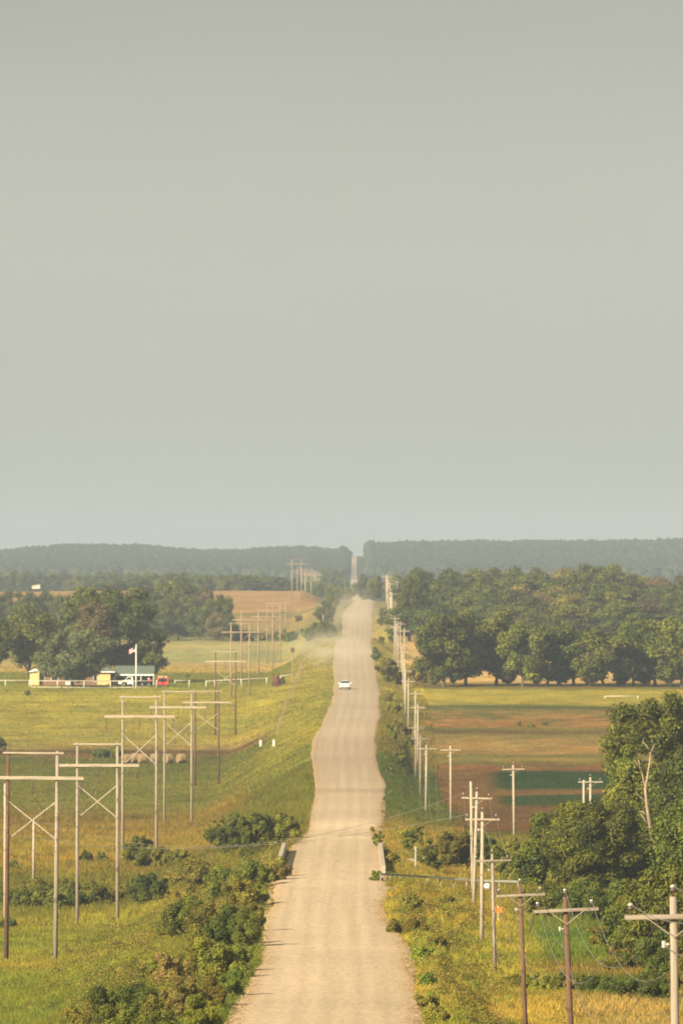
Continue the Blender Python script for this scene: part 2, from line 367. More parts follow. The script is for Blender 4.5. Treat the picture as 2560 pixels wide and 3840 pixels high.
def arm_mat(src, name):
    m = M[src].copy(); m.name = name
    for n_ in m.node_tree.nodes:
        if n_.type == 'MAPPING': n_.inputs['Scale'].default_value = (.35, 5, 5)
    return m
for k_ in ('grey', 'pale', 'far'): M['arm_'+k_] = arm_mat('wood_'+k_, 'crossarm_wood_'+k_)
# gravel road
def gravel():
    m, nt, p = new_mat('gravel_road'); L = nt.links.new
    tc = N(nt, 'ShaderNodeTexCoord'); sp = N(nt, 'ShaderNodeSeparateXYZ'); L(tc.outputs['Object'], sp.inputs[0])
    def noise(scale, st, det=5, rough=.6):
        mp = N(nt, 'ShaderNodeMapping'); mp.inputs['Scale'].default_value = st; L(tc.outputs['Object'], mp.inputs[0])
        n = N(nt, 'ShaderNodeTexNoise'); n.inputs['Scale'].default_value = scale; n.inputs['Detail'].default_value = det; n.inputs['Roughness'].default_value = rough
        L(mp.outputs[0], n.inputs['Vector']); return n
    at = N(nt, 'ShaderNodeAttribute', attribute_name='cover')
    tracks = noise(1.0, (1.6, .0012, 1), 4)          # wheel tracks run along the road
    cross = noise(1.0, (.02, .016, 1), 3)            # wetter / drier stretches
    fine = noise(1.0, (3.0, .30, 1), 9, .7)
    def rng_(n, a, b, lo, hi):
        r = N(nt, 'ShaderNodeMapRange'); r.inputs[1].default_value = a; r.inputs[2].default_value = b; r.inputs[3].default_value = lo; r.inputs[4].default_value = hi
        L(n.outputs['Fac'], r.inputs[0]); return r
    a = rng_(tracks, .3, .7, .93, 1.06); b = rng_(cross, .3, .7, .95, 1.05); c = rng_(fine, .3, .7, .84, 1.15)
    m1 = N(nt, 'ShaderNodeMath', operation='MULTIPLY'); L(a.outputs[0], m1.inputs[0]); L(b.outputs[0], m1.inputs[1])
    m2 = N(nt, 'ShaderNodeMath', operation='MULTIPLY'); L(m1.outputs[0], m2.inputs[0]); L(c.outputs[0], m2.inputs[1])
    v = N(nt, 'ShaderNodeVectorMath', operation='SCALE'); L(at.outputs['Color'], v.inputs[0]); L(m2.outputs[0], v.inputs['Scale'])
    L(v.outputs[0], p.inputs['Base Color']); p.inputs['Roughness'].default_value = .95; p.inputs['Specular IOR Level'].default_value = .05
    bu = N(nt, 'ShaderNodeBump'); bu.inputs['Strength'].default_value = .35; bu.inputs['Distance'].default_value = .1; L(fine.outputs['Fac'], bu.inputs['Height']); L(bu.outputs[0], p.inputs['Normal'])
    return m
M['gravel'] = gravel()

# ------------------------------------------------------------------ ground sheet
rows = np.concatenate([np.arange(-200, 400, 20), np.arange(400, 2400, 4.5), np.arange(2400, 4000, 9), np.arange(4000, 7000, 40), np.arange(7000, 9400, 40), np.arange(9400, 12501, 150)])
xc = np.concatenate([np.arange(0, 26, 1.0), np.arange(26, 90, 2.5), np.arange(90, 330, 8), np.geomspace(330, 3500, 40)])
xs = np.concatenate([-xc[::-1], xc[1:]]) 
xs = np.sort(np.concatenate([xs, [-6.6, 4.2, 8.4]]))
X, D = np.meshgrid(xs, rows)
Z = terrain(X, D)
C = ground_colour(X, D)
nr, nc = X.shape
idx = np.arange(nr*nc).reshape(nr, nc)
q = np.stack([idx[:-1, :-1], idx[:-1, 1:], idx[1:, 1:], idx[1:, :-1]], -1).reshape(-1, 4)
me = np_mesh('ground', np.stack([X, D, Z], -1).reshape(-1, 3), q, C.reshape(-1, 3), M['ground'], smooth=True)
tag(link('ground', me), kind='structure')

# road strip, crowned, ragged edges
rr = rows[(rows >= -200)]
rr = np.concatenate([rr[rr < 400], np.arange(400, 1400, 1.5), np.arange(1400, 3600, 4), rr[rr > 3600]])
amp = np.interp(rr, [800, 1300], [1, .45])
jl = amp*((vnoise(rr/38, rr*0+3, 5)-.5)*.9 + (vnoise(rr/9, rr*0+3, 6)-.5)*.4)
jr = amp*((vnoise(rr/38, rr*0+9, 7)-.5)*.9 + (vnoise(rr/9, rr*0+9, 8)-.5)*.4)
L_ = road_l(rr) + jl; R_ = road_r(rr) + jr
u = np.linspace(0, 1, 37)
XX = L_[:, None]*(1-u) + R_[:, None]*u
DD = np.repeat(rr[:, None], 37, 1)
# sample the ground at grid rows so that the strip lies on the sheet
ZZ = terrain(XX, DD) + .05 + .10*(1-(2*u-1)**2)[None]
ZZ[:, 0] -= .12; ZZ[:, -1] -= .12
base = lin((214,190,156))*.64
gcol = np.ones(XX.shape+(3,))*base
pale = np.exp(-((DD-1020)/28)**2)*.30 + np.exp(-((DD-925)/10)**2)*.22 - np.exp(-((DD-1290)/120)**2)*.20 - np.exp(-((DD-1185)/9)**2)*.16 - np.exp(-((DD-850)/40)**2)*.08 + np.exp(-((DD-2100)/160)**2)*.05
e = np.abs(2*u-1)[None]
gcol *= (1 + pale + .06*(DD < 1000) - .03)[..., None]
mid_ = np.array([((road_l(q_+np.linspace(-110, 110, 9)) + road_r(q_+np.linspace(-110, 110, 9)))/2).mean() for q_ in rr])
u2 = (XX - mid_[:, None])/9.4 + .5
wand = (fbm(DD/160, DD*0+4, 71)-.5)*.04
tr_ = sum(np.exp(-((u2+wand-c0)/.035)**2)*a0 for c0, a0 in ((.27,.10),(.42,.12),(.60,.12),(.75,.10)))
rid = sum(np.exp(-((u2+wand*1.3-c0)/.025)**2)*a0 for c0, a0 in ((.345,.07),(.51,.09),(.68,.07),(.84,.10),(.16,.10)))
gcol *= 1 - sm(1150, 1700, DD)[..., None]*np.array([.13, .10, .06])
gcol *= (1 + .6*tr_ - .55*rid*(.7+.6*fbm(XX/2, DD/900, 72)))[..., None]
gcol *= (1 + (fbm(XX/60, DD/70, 73)-.5)*.16)[..., None]
side = (sm(.66, 1, e)*(.35+.5*fbm(XX/1.5, DD/60, 74)))[..., None]
gcol = gcol*(1-side) + side*gcol*np.array([.94, .78, .62])
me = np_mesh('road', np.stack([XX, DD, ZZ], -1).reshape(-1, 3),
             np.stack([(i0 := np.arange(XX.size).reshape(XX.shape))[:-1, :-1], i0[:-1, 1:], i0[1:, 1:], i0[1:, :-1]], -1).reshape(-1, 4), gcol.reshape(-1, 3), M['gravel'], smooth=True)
tag(link('road', me), kind='structure')
# side track turning off by the bridge
sx = np.linspace(0.8, 46, 60); v = np.linspace(0, 1, 6)
sd0 = 764 + (sx/46)**2*6; sw = 8 - 4*np.clip(sx/8, 0, 1)
SX = np.repeat(sx[:, None], 6, 1); SD = sd0[:, None] + (v[None]-.5)*sw[:, None]*1.6
SZ = terrain(SX, SD) + .09
me = np_mesh('side_track', np.stack([SX, SD, SZ], -1).reshape(-1, 3),
             np.stack([(i0 := np.arange(SX.size).reshape(SX.shape))[:-1, :-1], i0[:-1, 1:], i0[1:, 1:], i0[1:, :-1]], -1).reshape(-1, 4), np.ones((SX.size, 3))*base*.85, M['gravel'], smooth=True)
tag(link('side_track', me), kind='structure')

# ------------------------------------------------------------------ tall grass (uncountable)
def grass(name, x, d, h, wid, blades, bright=1.12, lean=.35):
    n = len(x); z = terrain(x, d) - .04
    c = ground_colour(x, d)*bright*np.interp(d, [900, 1400], [1.22, 1.0])[:, None]
    c = c*rng.uniform(.72, 1.35, n)[:, None]
    c = c*np.stack([1+rng.normal(0, .07, n), np.ones(n), 1+rng.normal(0, .12, n)], -1)
    V = []; Cc = []
    for b in range(blades):
        a = rng.uniform(0, 2*math.pi, n); r = rng.uniform(0, .5, n)*h
        bx = x + np.cos(a)*r; by = d + np.sin(a)*r
        hh = h*rng.uniform(.45, 1.15, n); w = wid*rng.uniform(.6, 1.3, n)
        an = rng.uniform(-.9, .9, n); tx = np.cos(an)*w; ty = np.sin(an)*w
        lx = rng.normal(0, lean, n)*hh; ly = rng.normal(0, lean, n)*hh
        V.append(np.stack([np.stack([bx-tx, by-ty, z], -1), np.stack([bx+tx, by+ty, z], -1), np.stack([bx+lx, by+ly, z+hh], -1)], 1))
        Cc.append(np.repeat((c*rng.uniform(.85, 1.18, n)[:, None])[:, None], 3, 1))
    V = np.concatenate(V).reshape(-1, 3); Cc = np.clip(np.concatenate(Cc).reshape(-1, 3), .003, .8)
    me = np_mesh(name, V, np.arange(len(V)).reshape(-1, 3), Cc, M['blade'])
    tag(link(name, me), kind='stuff')
def scatter(n, d0, d1, x0, x1, p=0.0):
    """uniform in the picture-ish: more points near"""
    d = d0*(d1/d0)**rng.uniform(0, 1, n)
    x = rng.uniform(0, 1, n)*(x1(d)-x0(d)) + x0(d)
    return x, d
half = lambda s: (lambda d: s*(d*.0395 + 4))
# verges along the gravel
x, d = scatter(34000, 430, 1300, lambda d: road_l(d)-6.5, lambda d: road_l(d)+.1)
s = (d/600)**.45; hh = .42*s*rng.uniform(.6, 1.3, len(x))*(.55+.45*sm(0, 1.2, road_l(d)-x)); grass('tall_grass', x, d, hh, .035*s, 5)
x, d = scatter(30000, 430, 1300, lambda d: road_r(d)+.15, lambda d: road_r(d)+7.5)
s = (d/600)**.45; hh = .42*s*rng.uniform(.6, 1.3, len(x))*(.55+.45*sm(0, 1.2, x-road_r(d))); grass('tall_grass', x, d, hh, .035*s, 5)
x, d = scatter(60000, 560, 1320, half(-1), lambda d: road_l(d)-5.5)
s = (d/600)**.5; k = fbm(x/6, d/10, 77); hh = .50*s*(.35+1.2*k); grass('meadow_grass', x, d, hh, .04*s, 5)
x, d = scatter(34000, 480, 1010, lambda d: road_r(d)+6.5, half(1.05))
s = (d/600)**.5; k = fbm(x/6, d/10, 78); hh = .45*s*(.35+1.2*k); grass('meadow_grass', x, d, hh, .04*s, 5)
x, d = scatter(42000, 1320, 2600, half(-1), lambda d: road_l(d)-.3)
s = (d/600)**.5; hh = .17*s; grass('pasture_grass', x, d, hh, .045*s, 4)
x, d = scatter(16000, 1010, 2450, lambda d: road_r(d)+.3, lambda d: road_r(d)+9)
s = (d/600)**.5; k = fbm(x/3, d/14, 79); hh = .30*s*(.5+1.1*k); grass('pasture_grass', x, d, hh, .045*s, 4)
x, d = scatter(30000, 1010, 1930, lambda d: 12+0*d, half(1.0))
s = (d/600)**.5; hh = .10*s; grass('crop_plants', x, d, hh, .045*s, 4)

# ------------------------------------------------------------------ foliage
def ico(sub):
    import bmesh
    bm = bmesh.new(); bmesh.ops.create_icosphere(bm, subdivisions=sub, radius=1)
    v = np.array([tuple(a.co) for a in bm.verts]); f = np.array([[a.index for a in b.verts] for b in bm.faces]); bm.free(); return v, f
ICO = ico(2)
def crown_arrays(seed, W, H, z0, n, leaf, lobes=34, flat=.85, rag=.25, dome=1.0, rl=(.13, .24)):
    """leaf cards over many lobes filling an uneven crown W wide from z0 to H"""
    g = np.random.default_rng(seed)
    hc = H - z0; cz = z0 + hc*.46
    C_ = []; Rr = []
    while len(C_) < lobes:
        v = g.normal(0, 1, 3); v /= np.linalg.norm(v); rad = g.uniform(.35, 1)**.5
        p = v*rad*np.array([W/2, W/2, hc*.5*dome])
        if p[2] < 0: p[:2] *= .92
        r = W*g.uniform(*rl)*(1.12 - .3*rad)
        wob = 1 + rag*(g.uniform() - .5)
        p = p*np.array([1, 1, 1])*wob*(1 - r/W*1.05)
        c = p + np.array([0, 0, cz])
        if c[2]-r*.7 < z0*.9: c[2] = z0*.9 + r*.7
        C_.append(c); Rr.append(r)
    C_ = np.array(C_); Rr = np.array(Rr)
    ext = np.hypot(C_[:, 0], C_[:, 1]) + Rr
    C_[:, :2] *= (W/2 - Rr.mean())/max(1e-6, np.percentile(ext, 90) - Rr.mean())
    t0 = (C_[:, 2] + Rr*flat).max(); kk = (H - Rr.mean()*flat - z0)/max(1e-6, t0 - Rr.mean()*flat - z0)
    C_[:, 2] = z0 + (C_[:, 2]-z0)*kk
    area = Rr**2; cnt = np.maximum(8, (n*area/area.sum())).astype(int)
    ci = np.repeat(np.arange(lobes), cnt); m = len(ci)
    dv = g.normal(0, 1, (m, 3)); dv /= np.linalg.norm(dv, axis=1)[:, None]
    # small secondary bumps on every lobe
    bump = 1 + .22*np.sin(dv[:, 0]*5 + ci)*np.sin(dv[:, 1]*4.3 + ci*1.7)*np.cos(dv[:, 2]*4.9)
    rr_ = Rr[ci]*g.uniform(.72, 1.08, m)*bump
    pos = C_[ci] + dv*rr_[:, None]*np.array([1, 1, flat])
    # stray twigs
    stray = g.uniform(0, 1, m) < .05; pos[stray] += dv[stray]*(Rr[ci][stray]*g.uniform(.1, .4, stray.sum()))[:, None]
    # drop what sits deep inside other lobes
    keep = np.ones(m, bool)
    for k in range(lobes):
        dd = (pos - C_[k])/np.array([1, 1, flat]); inside = (dd**2).sum(1) < (Rr[k]*.66)**2
        keep &= ~(inside & (ci != k))
    pos = pos[keep]; dv = dv[keep]; ci = ci[keep]; m = len(pos)
    nrm = dv*.9 + g.normal(0, .55, (m, 3)) + np.array([0, 0, .25]); nrm /= np.linalg.norm(nrm, axis=1)[:, None]
    t = np.cross(nrm, g.normal(0, 1, (m, 3))); t /= np.linalg.norm(t, axis=1)[:, None]; b = np.cross(nrm, t)
    a = leaf*g.uniform(.6, 1.25, m)[:, None]; bb = a*g.uniform(.45, .8, m)[:, None]
    V = np.stack([pos - t*a, pos + b*bb - t*a*.1, pos + t*a, pos - b*bb + t*a*.1], 1).reshape(-1, 3)
    lobe_t = g.uniform(0, 1, lobes)
    tint = np.clip(.5 + (lobe_t[ci]-.5)*.40 + g.normal(0, .12, m), 0, 1)
    tint = np.repeat(tint, 4)
    Fq = np.arange(len(V)).reshape(-1, 4)
    # leafy cores so that the crown is not hollow
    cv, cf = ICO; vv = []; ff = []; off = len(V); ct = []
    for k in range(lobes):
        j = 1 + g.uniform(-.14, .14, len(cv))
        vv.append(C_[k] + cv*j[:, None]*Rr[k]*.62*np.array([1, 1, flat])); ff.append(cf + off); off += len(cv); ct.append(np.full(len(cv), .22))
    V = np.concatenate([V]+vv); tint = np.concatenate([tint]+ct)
    Ft = np.concatenate(ff)
    return V, Fq, Ft, tint, C_
def mixed_mesh(name, V, Fq, Ft, tint, mat):
    me = bpy.data.meshes.new(name)
    me.vertices.add(len(V)); me.vertices.foreach_set('co', np.asarray(V, np.float32).ravel())
    li = np.concatenate([Fq.ravel(), Ft.ravel()]).astype(np.int32); nq, ntr = len(Fq), len(Ft)
    me.loops.add(len(li)); me.loops.foreach_set('vertex_index', li)
    me.polygons.add(nq+ntr)
    me.polygons.foreach_set('loop_start', np.concatenate([np.arange(nq)*4, nq*4 + np.arange(ntr)*3]).astype(np.int32))
    me.polygons.foreach_set('loop_total', np.concatenate([np.full(nq, 4), np.full(ntr, 3)]).astype(np.int32))
    me.update(calc_edges=True)
    a = me.attributes.new('tint', 'FLOAT', 'POINT'); a.data.foreach_set('value', np.asarray(tint, np.float32))
    me.materials.append(mat); return me
def trunk_mesh(seed, H, z0, r, W, limbs, bark, targets=None):
    g = random.Random(seed); m = MB()
    topz = z0 + (H-z0)*.55; lean = (g.uniform(-.04, .04)*H, g.uniform(-.04, .04)*H)
    pts = [(0,0,-.3),(lean[0]*.1, lean[1]*.1, z0*.35),(lean[0]*.4, lean[1]*.4, z0),(lean[0], lean[1], topz)]
    m.tube(pts, [r*1.35, r, r*.8, r*.25], 8)
    for i in range(limbs):
        if targets is not None: tx, ty, tz = targets[g.randrange(len(targets))]
        else: a = g.uniform(0, 6.28); tx, ty, tz = math.cos(a)*W*.35, math.sin(a)*W*.35, g.uniform(z0, H*.85)
        s = g.uniform(.55, 1.0); z = min(z0*s + (topz-z0)*g.uniform(0, .4), tz*.85)
        b = (lean[0]*.4, lean[1]*.4, z); mid = ((b[0]+tx)*.5 + g.uniform(-.3, .3), (b[1]+ty)*.5, z + (tz-z)*.35)
        m.tube([b, mid, (tx, ty, tz)], [r*.45, r*.3, r*.08], 6)
    return m.mesh('trunk', bark, smooth=True)
def mk_tree(name, label, cat, group, loc, seed, W, H, z0f, n, leaf, mat, lobes=34, trunk_r=None, **kw):
    z0 = H*z0f
    V, Fq, Ft, tint, Cs = crown_arrays(seed, W, H, z0, n, leaf, lobes, **kw)
    o = thing(name, loc, label, cat, group)
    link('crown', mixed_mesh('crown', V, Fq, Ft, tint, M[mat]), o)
    link('trunk', trunk_mesh(seed, H, max(z0, H*.12), trunk_r or max(.12, H*.022), W, 7, M['bark'], Cs), o)
    return o
def place(px, py_base=None, d=None):
    if d is None: d = hit(px, py_base)
    x = pix(px, d); return x, d, float(terrain(x, d))
def tree_at(name, label, cat, group, px, top, wpx, seed, mat, py_base=None, d=None, z0f=.15, n=9000, leaf=None, **kw):
    x, d, z = place(px, py_base, d)
    H = zpix(top, d) - z; W = wpx/F*d
    return mk_tree(name, label, cat, group, (x, d, z-.05), seed, W, H, z0f, n, leaf or .000175*d, mat, **kw)

# prototypes for woods: unit 12 m wide, 14 m high
def proto(seed, mat, n=6500, leaf=.34, z0f=.12, lobes=30, **kw):
    o = mk_tree('broadleaf_tree', '', 'tree', None, (0, 0, 0), seed, 12, 14, z0f, n, leaf, mat, lobes, **kw)
    return o
def put(o, px, d, top, wpx, label, group, used, py_base=None, rz=None):
    x, d, z = place(px, py_base, d)
    H = zpix(top, d) - z; W = wpx/F*d
    c = o if not used.get(o.name) else copy_tree(o)
    used[o.name] = 1
    c.location = (x, d, z-.1); c.scale = (W/12, W/12, H/14); c.rotation_euler = (0, 0, random.uniform(0, 6.28) if rz is None else rz)
    tag(c, label, 'tree', group); return c
used = {}
kinds = ['dark', 'dark', 'olive', 'mid', 'brownish', 'yellow']
PR = {k: [proto(100+i*7+j, k, n=7000, lobes=26, rl=(.13, .23), z0f=.05, leaf=.27) for j in range(2)] for i, k in enumerate(['dark', 'olive', 'mid'])}
PR['brownish'] = [proto(160, 'brownish', n=7000, lobes=26, rl=(.13,.23), leaf=.27)]; PR['yellow'] = [proto(170, 'yellow', n=7000, lobes=26, rl=(.13,.23), leaf=.27)]
look_word = {'dark': 'dark green', 'olive': 'olive green', 'mid': 'mid green', 'brownish': 'brownish thin-leaved', 'yellow': 'yellow-green', 'silver': 'grey-green'}
def pick(k): return random.choice(PR[k])

# tree line at the far edge of the crop field (crowns open below, straw behind)
rowp = [proto(201+j, 'olive', n=8500, leaf=.30, z0f=.07, lobes=40, rl=(.11, .19)) for j in range(3)] + [proto(205, 'mid', n=8500, leaf=.30, z0f=.07, lobes=40, rl=(.11, .19))]
row = [(1662,2300,165),(1745,2284,190),(1858,2292,195),(1958,2335,140),(2050,2342,165),(2150,2338,175),(2262,2354,190),(2372,2334,150),(2455,2318,185),(2555,2312,190)]
for i, (px, top, w) in enumerate(row):
    dd = 1905 + (i % 3)*8
    put(rowp[(i*5) % 4] if i > 3 else rowp[i], px, dd, top, w*1.42, f'round-crowned olive tree, {nth(i+1)} from the road in the field-edge line', 'trees in line along the field edge', used)
for i, (px, top, w) in enumerate([(1700,2440,90),(1900,2480,80),(2000,2470,90),(2100,2500,70),(2210,2480,90),(2330,2500,80),(2410,2480,90),(2500,2490,90)]):
    put(rowp[i % 4], px, 1914, top, w, f'small bushy tree, {nth(i+1)} from the road among the trunks of the tree line', 'small trees in the tree line', used)

# wood on the hill beyond (individual trees, five rows)
SK = ([1500,1550,1620,1700,1747,1860,1967,2030,2078,2175,2250,2304,2365,2420,2488,2560,2700],
      [2150,2124,2122,2136,2118,2125,2120,2124,2138,2112,2114,2118,2134,2163,2160,2154,2150])
k = 0
for r, (dd, low, x0) in enumerate([(2480, 150, 1535), (2570, 105, 1560), (2680, 68, 1590), (2820, 30, 1570), (3000, 0, 1575)]):
    px = x0
    while px < 2640:
        t = np.interp(px, *SK) + low*.92 + random.uniform(-5, 7)
        kd = random.choice(['dark','dark','mid','olive','dark'] if px < 1950 else ['mid','olive','brownish','yellow','dark'])
        if r == 0: kd = random.choice(['dark', 'dark', 'mid'])
        w = random.uniform(175, 240)*(2600/dd)
        k += 1
        rn = ['front', 'second', 'middle', 'fourth', 'back'][r]
        put(pick(kd), px, dd + random.uniform(-25, 25), t, w, f'{look_word[kd]} tree, {nth(k)} on the wooded hillside, {rn} row', 'trees of the wooded hillside', used)
        px += random.uniform(78, 112)
for px, top in [(1505, 2185), (1520, 2160), (1545, 2140)]:
    put(pick('dark'), px+22, 2520 + (px-1505)*4, top, 110, f'dark green tree at the roadside corner of the wood, {["shortest", "middle-sized", "tallest"][(px-1505)//15 if px<1545 else 2]} of three', 'trees of the wooded hillside', used)

# wood left of the road, behind the farm
lw = [(505,2250,140,'dark',2900),(560,2205,150,'dark',2960),(625,2178,160,'mid',3000),(700,2168,165,'dark',3020),(770,2196,150,'brownish',2960),(835,2225,110,'dark',2900),
      (590,2290,110,'dark',2880),(670,2272,130,'mid',2890),(745,2268,120,'dark',2885),(815,2290,120,'brownish',2875),(862,2318,70,'dark',2870),(640,2235,140,'dark',2930),(720,2225,140,'dark',2935),(790,2240,130,'dark',2925)]
for i, (px, top, w, kd, dd) in enumerate(lw):
    put(pick(kd), px, dd, top, w, f'{look_word[kd]} tree, {nth(i+1)} of the wood beyond the farmhouse', 'trees of the wood beyond the farm', used)
for i, (px, top, w) in enumerate([(-20,2216,120),(40,2208,130),(105,2216,120),(165,2214,120),(225,2226,120),(280,2232,110),(330,2230,120),(400,2215,130),(460,2225,130)]):
    kd = ['dark','mid','dark'][i % 3]
    put(pick(kd), px, 2990+(i % 2)*30, top, w, f'{look_word[kd]} tree, {nth(i+1)} in the belt behind the farm', 'trees of the belt behind the farm', used)
# hazy belts further off
i = 0; px = -30
while px < 560:
    i += 1; kd = random.choice(['dark','mid']); t = np.interp(px, [0,60,120,200,300,350,420,500,560], [2146,2136,2140,2142,2150,2140,2134,2148,2140]) + random.uniform(-3, 3)
    put(pick(kd), px, 4800 + random.uniform(-60, 60), t, random.uniform(80, 120), f'hazy tree in the distant belt above the farm, {nth(i)} along', 'trees of the distant belt above the farm', used); px += random.uniform(36, 55)
i = 0; px = 330
while px < 1075:
    i += 1; t = np.interp(px, [330,500,560,640,700,800,900,1000,1080], [2185,2165,2150,2142,2145,2152,2153,2156,2166]) + random.uniform(-3, 4); kd = random.choice(['dark','mid','mid','olive'])
    put(pick(kd), px, 4060 + random.uniform(-30, 60), t, random.uniform(75, 105), f'{look_word[kd]} tree, {nth(i)} in the belt topping the straw field', 'trees along the top of the straw field', used); px += random.uniform(30, 42)
for px, dd, t, w, kd, lb in [(1412,3650,2152,66,'dark','dark rounded tree standing beside the road just over its last crest'),(1368,4300,2150,90,'olive','olive tree beside the far road, next to the dark rounded tree'),
        (1395,4250,2172,60,'mid','small tree between the olive tree and the dark rounded tree by the far road'),(1262,5200,2130,70,'dark','hazy dark tree behind the distant pylons, close to the road gap'),(1290,5000,2160,50,'mid','low hazy tree by the far road below the road gap'),
        (1215,5400,2128,60,'dark','hazy tree rising above the distant pylons'),(1160,4700,2160,90,'mid','hazy tree behind the tallest distant pylon'),(1490,3800,2150,90,'mid','tree above the pole row, at the end of the wooded hillside'),(1455,4100,2162,70,'mid','small hazy tree behind the pole row on the crest'),
        (1110,4300,2166,80,'dark','dark hazy tree at the end of the straw field'),(1195,4500,2178,80,'mid','low tree below the distant pylons'),(1245,4200,2190,70,'mid','low bushy tree at the crest beside the far road')]:
    put(pick(kd), px, dd, t, w, lb, None, used)

# farmyard trees
tree_at('shade_tree', 'tall spreading olive-green shade tree behind the carport and flagpole', 'tree', None, 452, 2194, 350, 301, 'olive', d=2045, n=20000, lobes=90, rl=(.09,.16), leaf=.27, z0f=.09)
tree_at('shade_tree', 'low outer tree at the end of the yard, drooping beyond the carport', 'tree', None, 570, 2405, 130, 302, 'olive', d=2042, n=6000, lobes=26, leaf=.27)
tree_at('shade_tree', 'tall tree with brown-tinged top between the silvery tree and the big shade tree', 'tree', None, 330, 2196, 215, 303, 'olive', d=2070, n=12000, lobes=50, leaf=.27)
tree_at('shade_tree', 'brown-tipped tree in front of the tallest farm tree', 'tree', None, 345, 2255, 180, 313, 'brownish', d=2035, n=8000, lobes=36, leaf=.27, z0f=.3)
tree_at('shade_tree', 'round-topped dark olive tree beyond the white gable', 'tree', None, 115, 2264, 205, 304, 'olive', d=2050, n=11000, lobes=44, leaf=.27, z0f=.12)
tree_at('shade_tree', 'dark tree partly cut off at the edge of the farmyard', 'tree', None, -15, 2318, 130, 305, 'dark', d=2040, n=7000, lobes=30, leaf=.27)
tree_at('shade_tree', 'dark tree in the gap between the round-topped tree and the silvery tree', 'tree', None, 215, 2320, 150, 306, 'dark', d=2085, n=6500, lobes=30, leaf=.27)
tree_at('silver_tree', 'wide silvery grey-green tree in front of the farmhouse', 'tree', None, 272, 2350, 300, 307, 'silver', d=1966, n=22000, lobes=80, rl=(.09,.15), leaf=.22, z0f=.10)

# big trees on the right
tree_at('broadleaf_tree', 'tallest olive tree at the picture edge, above the dead trunk', 'tree', None, 2470, 2585, 430, 401, 'olive', d=930, n=44000, lobes=110, rl=(.08,.15), leaf=.15, z0f=.06)
tree_at('broadleaf_tree', 'tall dark tree half outside the view behind the tallest olive tree', 'tree', None, 2610, 2590, 300, 402, 'dark', d=950, n=14000, lobes=60, leaf=.20, z0f=.06)
tree_at('broadleaf_tree', 'olive tree low on the flank of the tallest tree, beside the crop field', 'tree', None, 2350, 2790, 170, 403, 'olive', d=915, n=9000, lobes=40, leaf=.20, z0f=.05)
tree_at('broadleaf_tree', 'dense dark green tree in front of the crop field, below the paired poles', 'tree', None, 2235, 2985, 370, 404, 'dark', d=790, n=40000, lobes=100, rl=(.08,.14), leaf=.125, z0f=.03)
tree_at('broadleaf_tree', 'dark tree filling the gap below the dead trunk', 'tree', None, 2400, 3000, 300, 405, 'olive', d=800, n=26000, lobes=70, leaf=.13, z0f=.03)
tree_at('broadleaf_tree', 'olive tree at the picture edge behind the wooden crossarm of the nearest pole', 'tree', None, 2560, 2965, 260, 406, 'olive', d=700, n=24000, lobes=70, leaf=.12, z0f=.05)
tree_at('broadleaf_tree', 'dark overhanging tree behind the nearest pole', 'tree', None, 2510, 3240, 380, 407, 'dark', d=590, n=36000, lobes=90, rl=(.08,.15), leaf=.115, z0f=.06)
tree_at('broadleaf_tree', 'low spreading tree below the sagging wires beside the nearest pole', 'tree', None, 2350, 3370, 230, 408, 'olive', d=610, n=18000, lobes=50, leaf=.11, z0f=.18)
tree_at('broadleaf_tree', 'olive tree filling the slope between the tallest tree and the edge', 'tree', None, 2570, 2830, 300, 411, 'olive', d=860, n=14000, lobes=60, leaf=.18, z0f=.04)
tree_at('broadleaf_tree', 'rounded tree directly behind the bare trunk', 'tree', None, 2400, 2850, 290, 412, 'mid', d=880, n=14000, lobes=60, leaf=.18, z0f=.04)
tree_at('broadleaf_tree', 'leaning olive tree roadward of the dense dark tree', 'tree', None, 2120, 3020, 200, 413, 'olive', d=800, n=20000, lobes=56, leaf=.125, z0f=.02)
tree_at('sapling', 'light green young tree on the roadward flank of the dense dark tree', 'tree', None, 2045, 3040, 180, 409, 'mid', d=830, n=16000, lobes=50, leaf=.125, z0f=.02)
tree_at('sapling', 'yellow-green bushy sapling behind the third pole', 'tree', None, 1990, 3160, 150, 410, 'mid', d=800, n=8000, lobes=36, leaf=.16, z0f=.02)

# dead trunk with bare forks
dd = 705.0
o = thing('dead_tree', (pix(2475, dd), dd, float(terrain(pix(2475, dd), dd))), 'bare dead tree trunk with pale peeling bark rising through the green crowns', 'dead tree')
m = MB(); bx, _, bz = o.location
P_ = lambda px, py, off=0: (pix(px, dd)-bx, off, zpix(py, dd)-bz)
m.tube([(0,0,-.2), P_(2488,3270), P_(2465,3210), P_(2445,3150), P_(2432,3080), P_(2424,3020), P_(2418,2960), P_(2428,2900), P_(2434,2860), P_(2438,2820)], [.20,.18,.17,.15,.14,.13,.11,.09,.07,.05], 8)
m.build('trunk', M['deadwood'], o, smooth=True)
for pts, r in [([(2438,2820),(2425,2800),(2408,2780),(2412,2765)], .09),([(2438,2825),(2448,2800),(2456,2790)], .08),([(2418,2960),(2408,2910),(2398,2880),(2392,2850)], .12),([(2400,2890),(2385,2865),(2378,2850)], .06),
               ([(2422,3010),(2400,2990),(2382,2970)], .07),([(2424,3060),(2410,3045),(2395,3042)], .1),([(2434,3100),(2412,3070),(2400,3050)], .1),([(2470,3225),(2500,3240),(2520,3255)], .06)]:
    m = MB(); m.tube([P_(a, b, random.uniform(-.2, .2) if i else 0) for i, (a, b) in enumerate(pts)], [.62*r*(1-.7*i/len(pts)) for i in range(len(pts))], 6); m.build('branch', M['deadwood'], o, smooth=True)

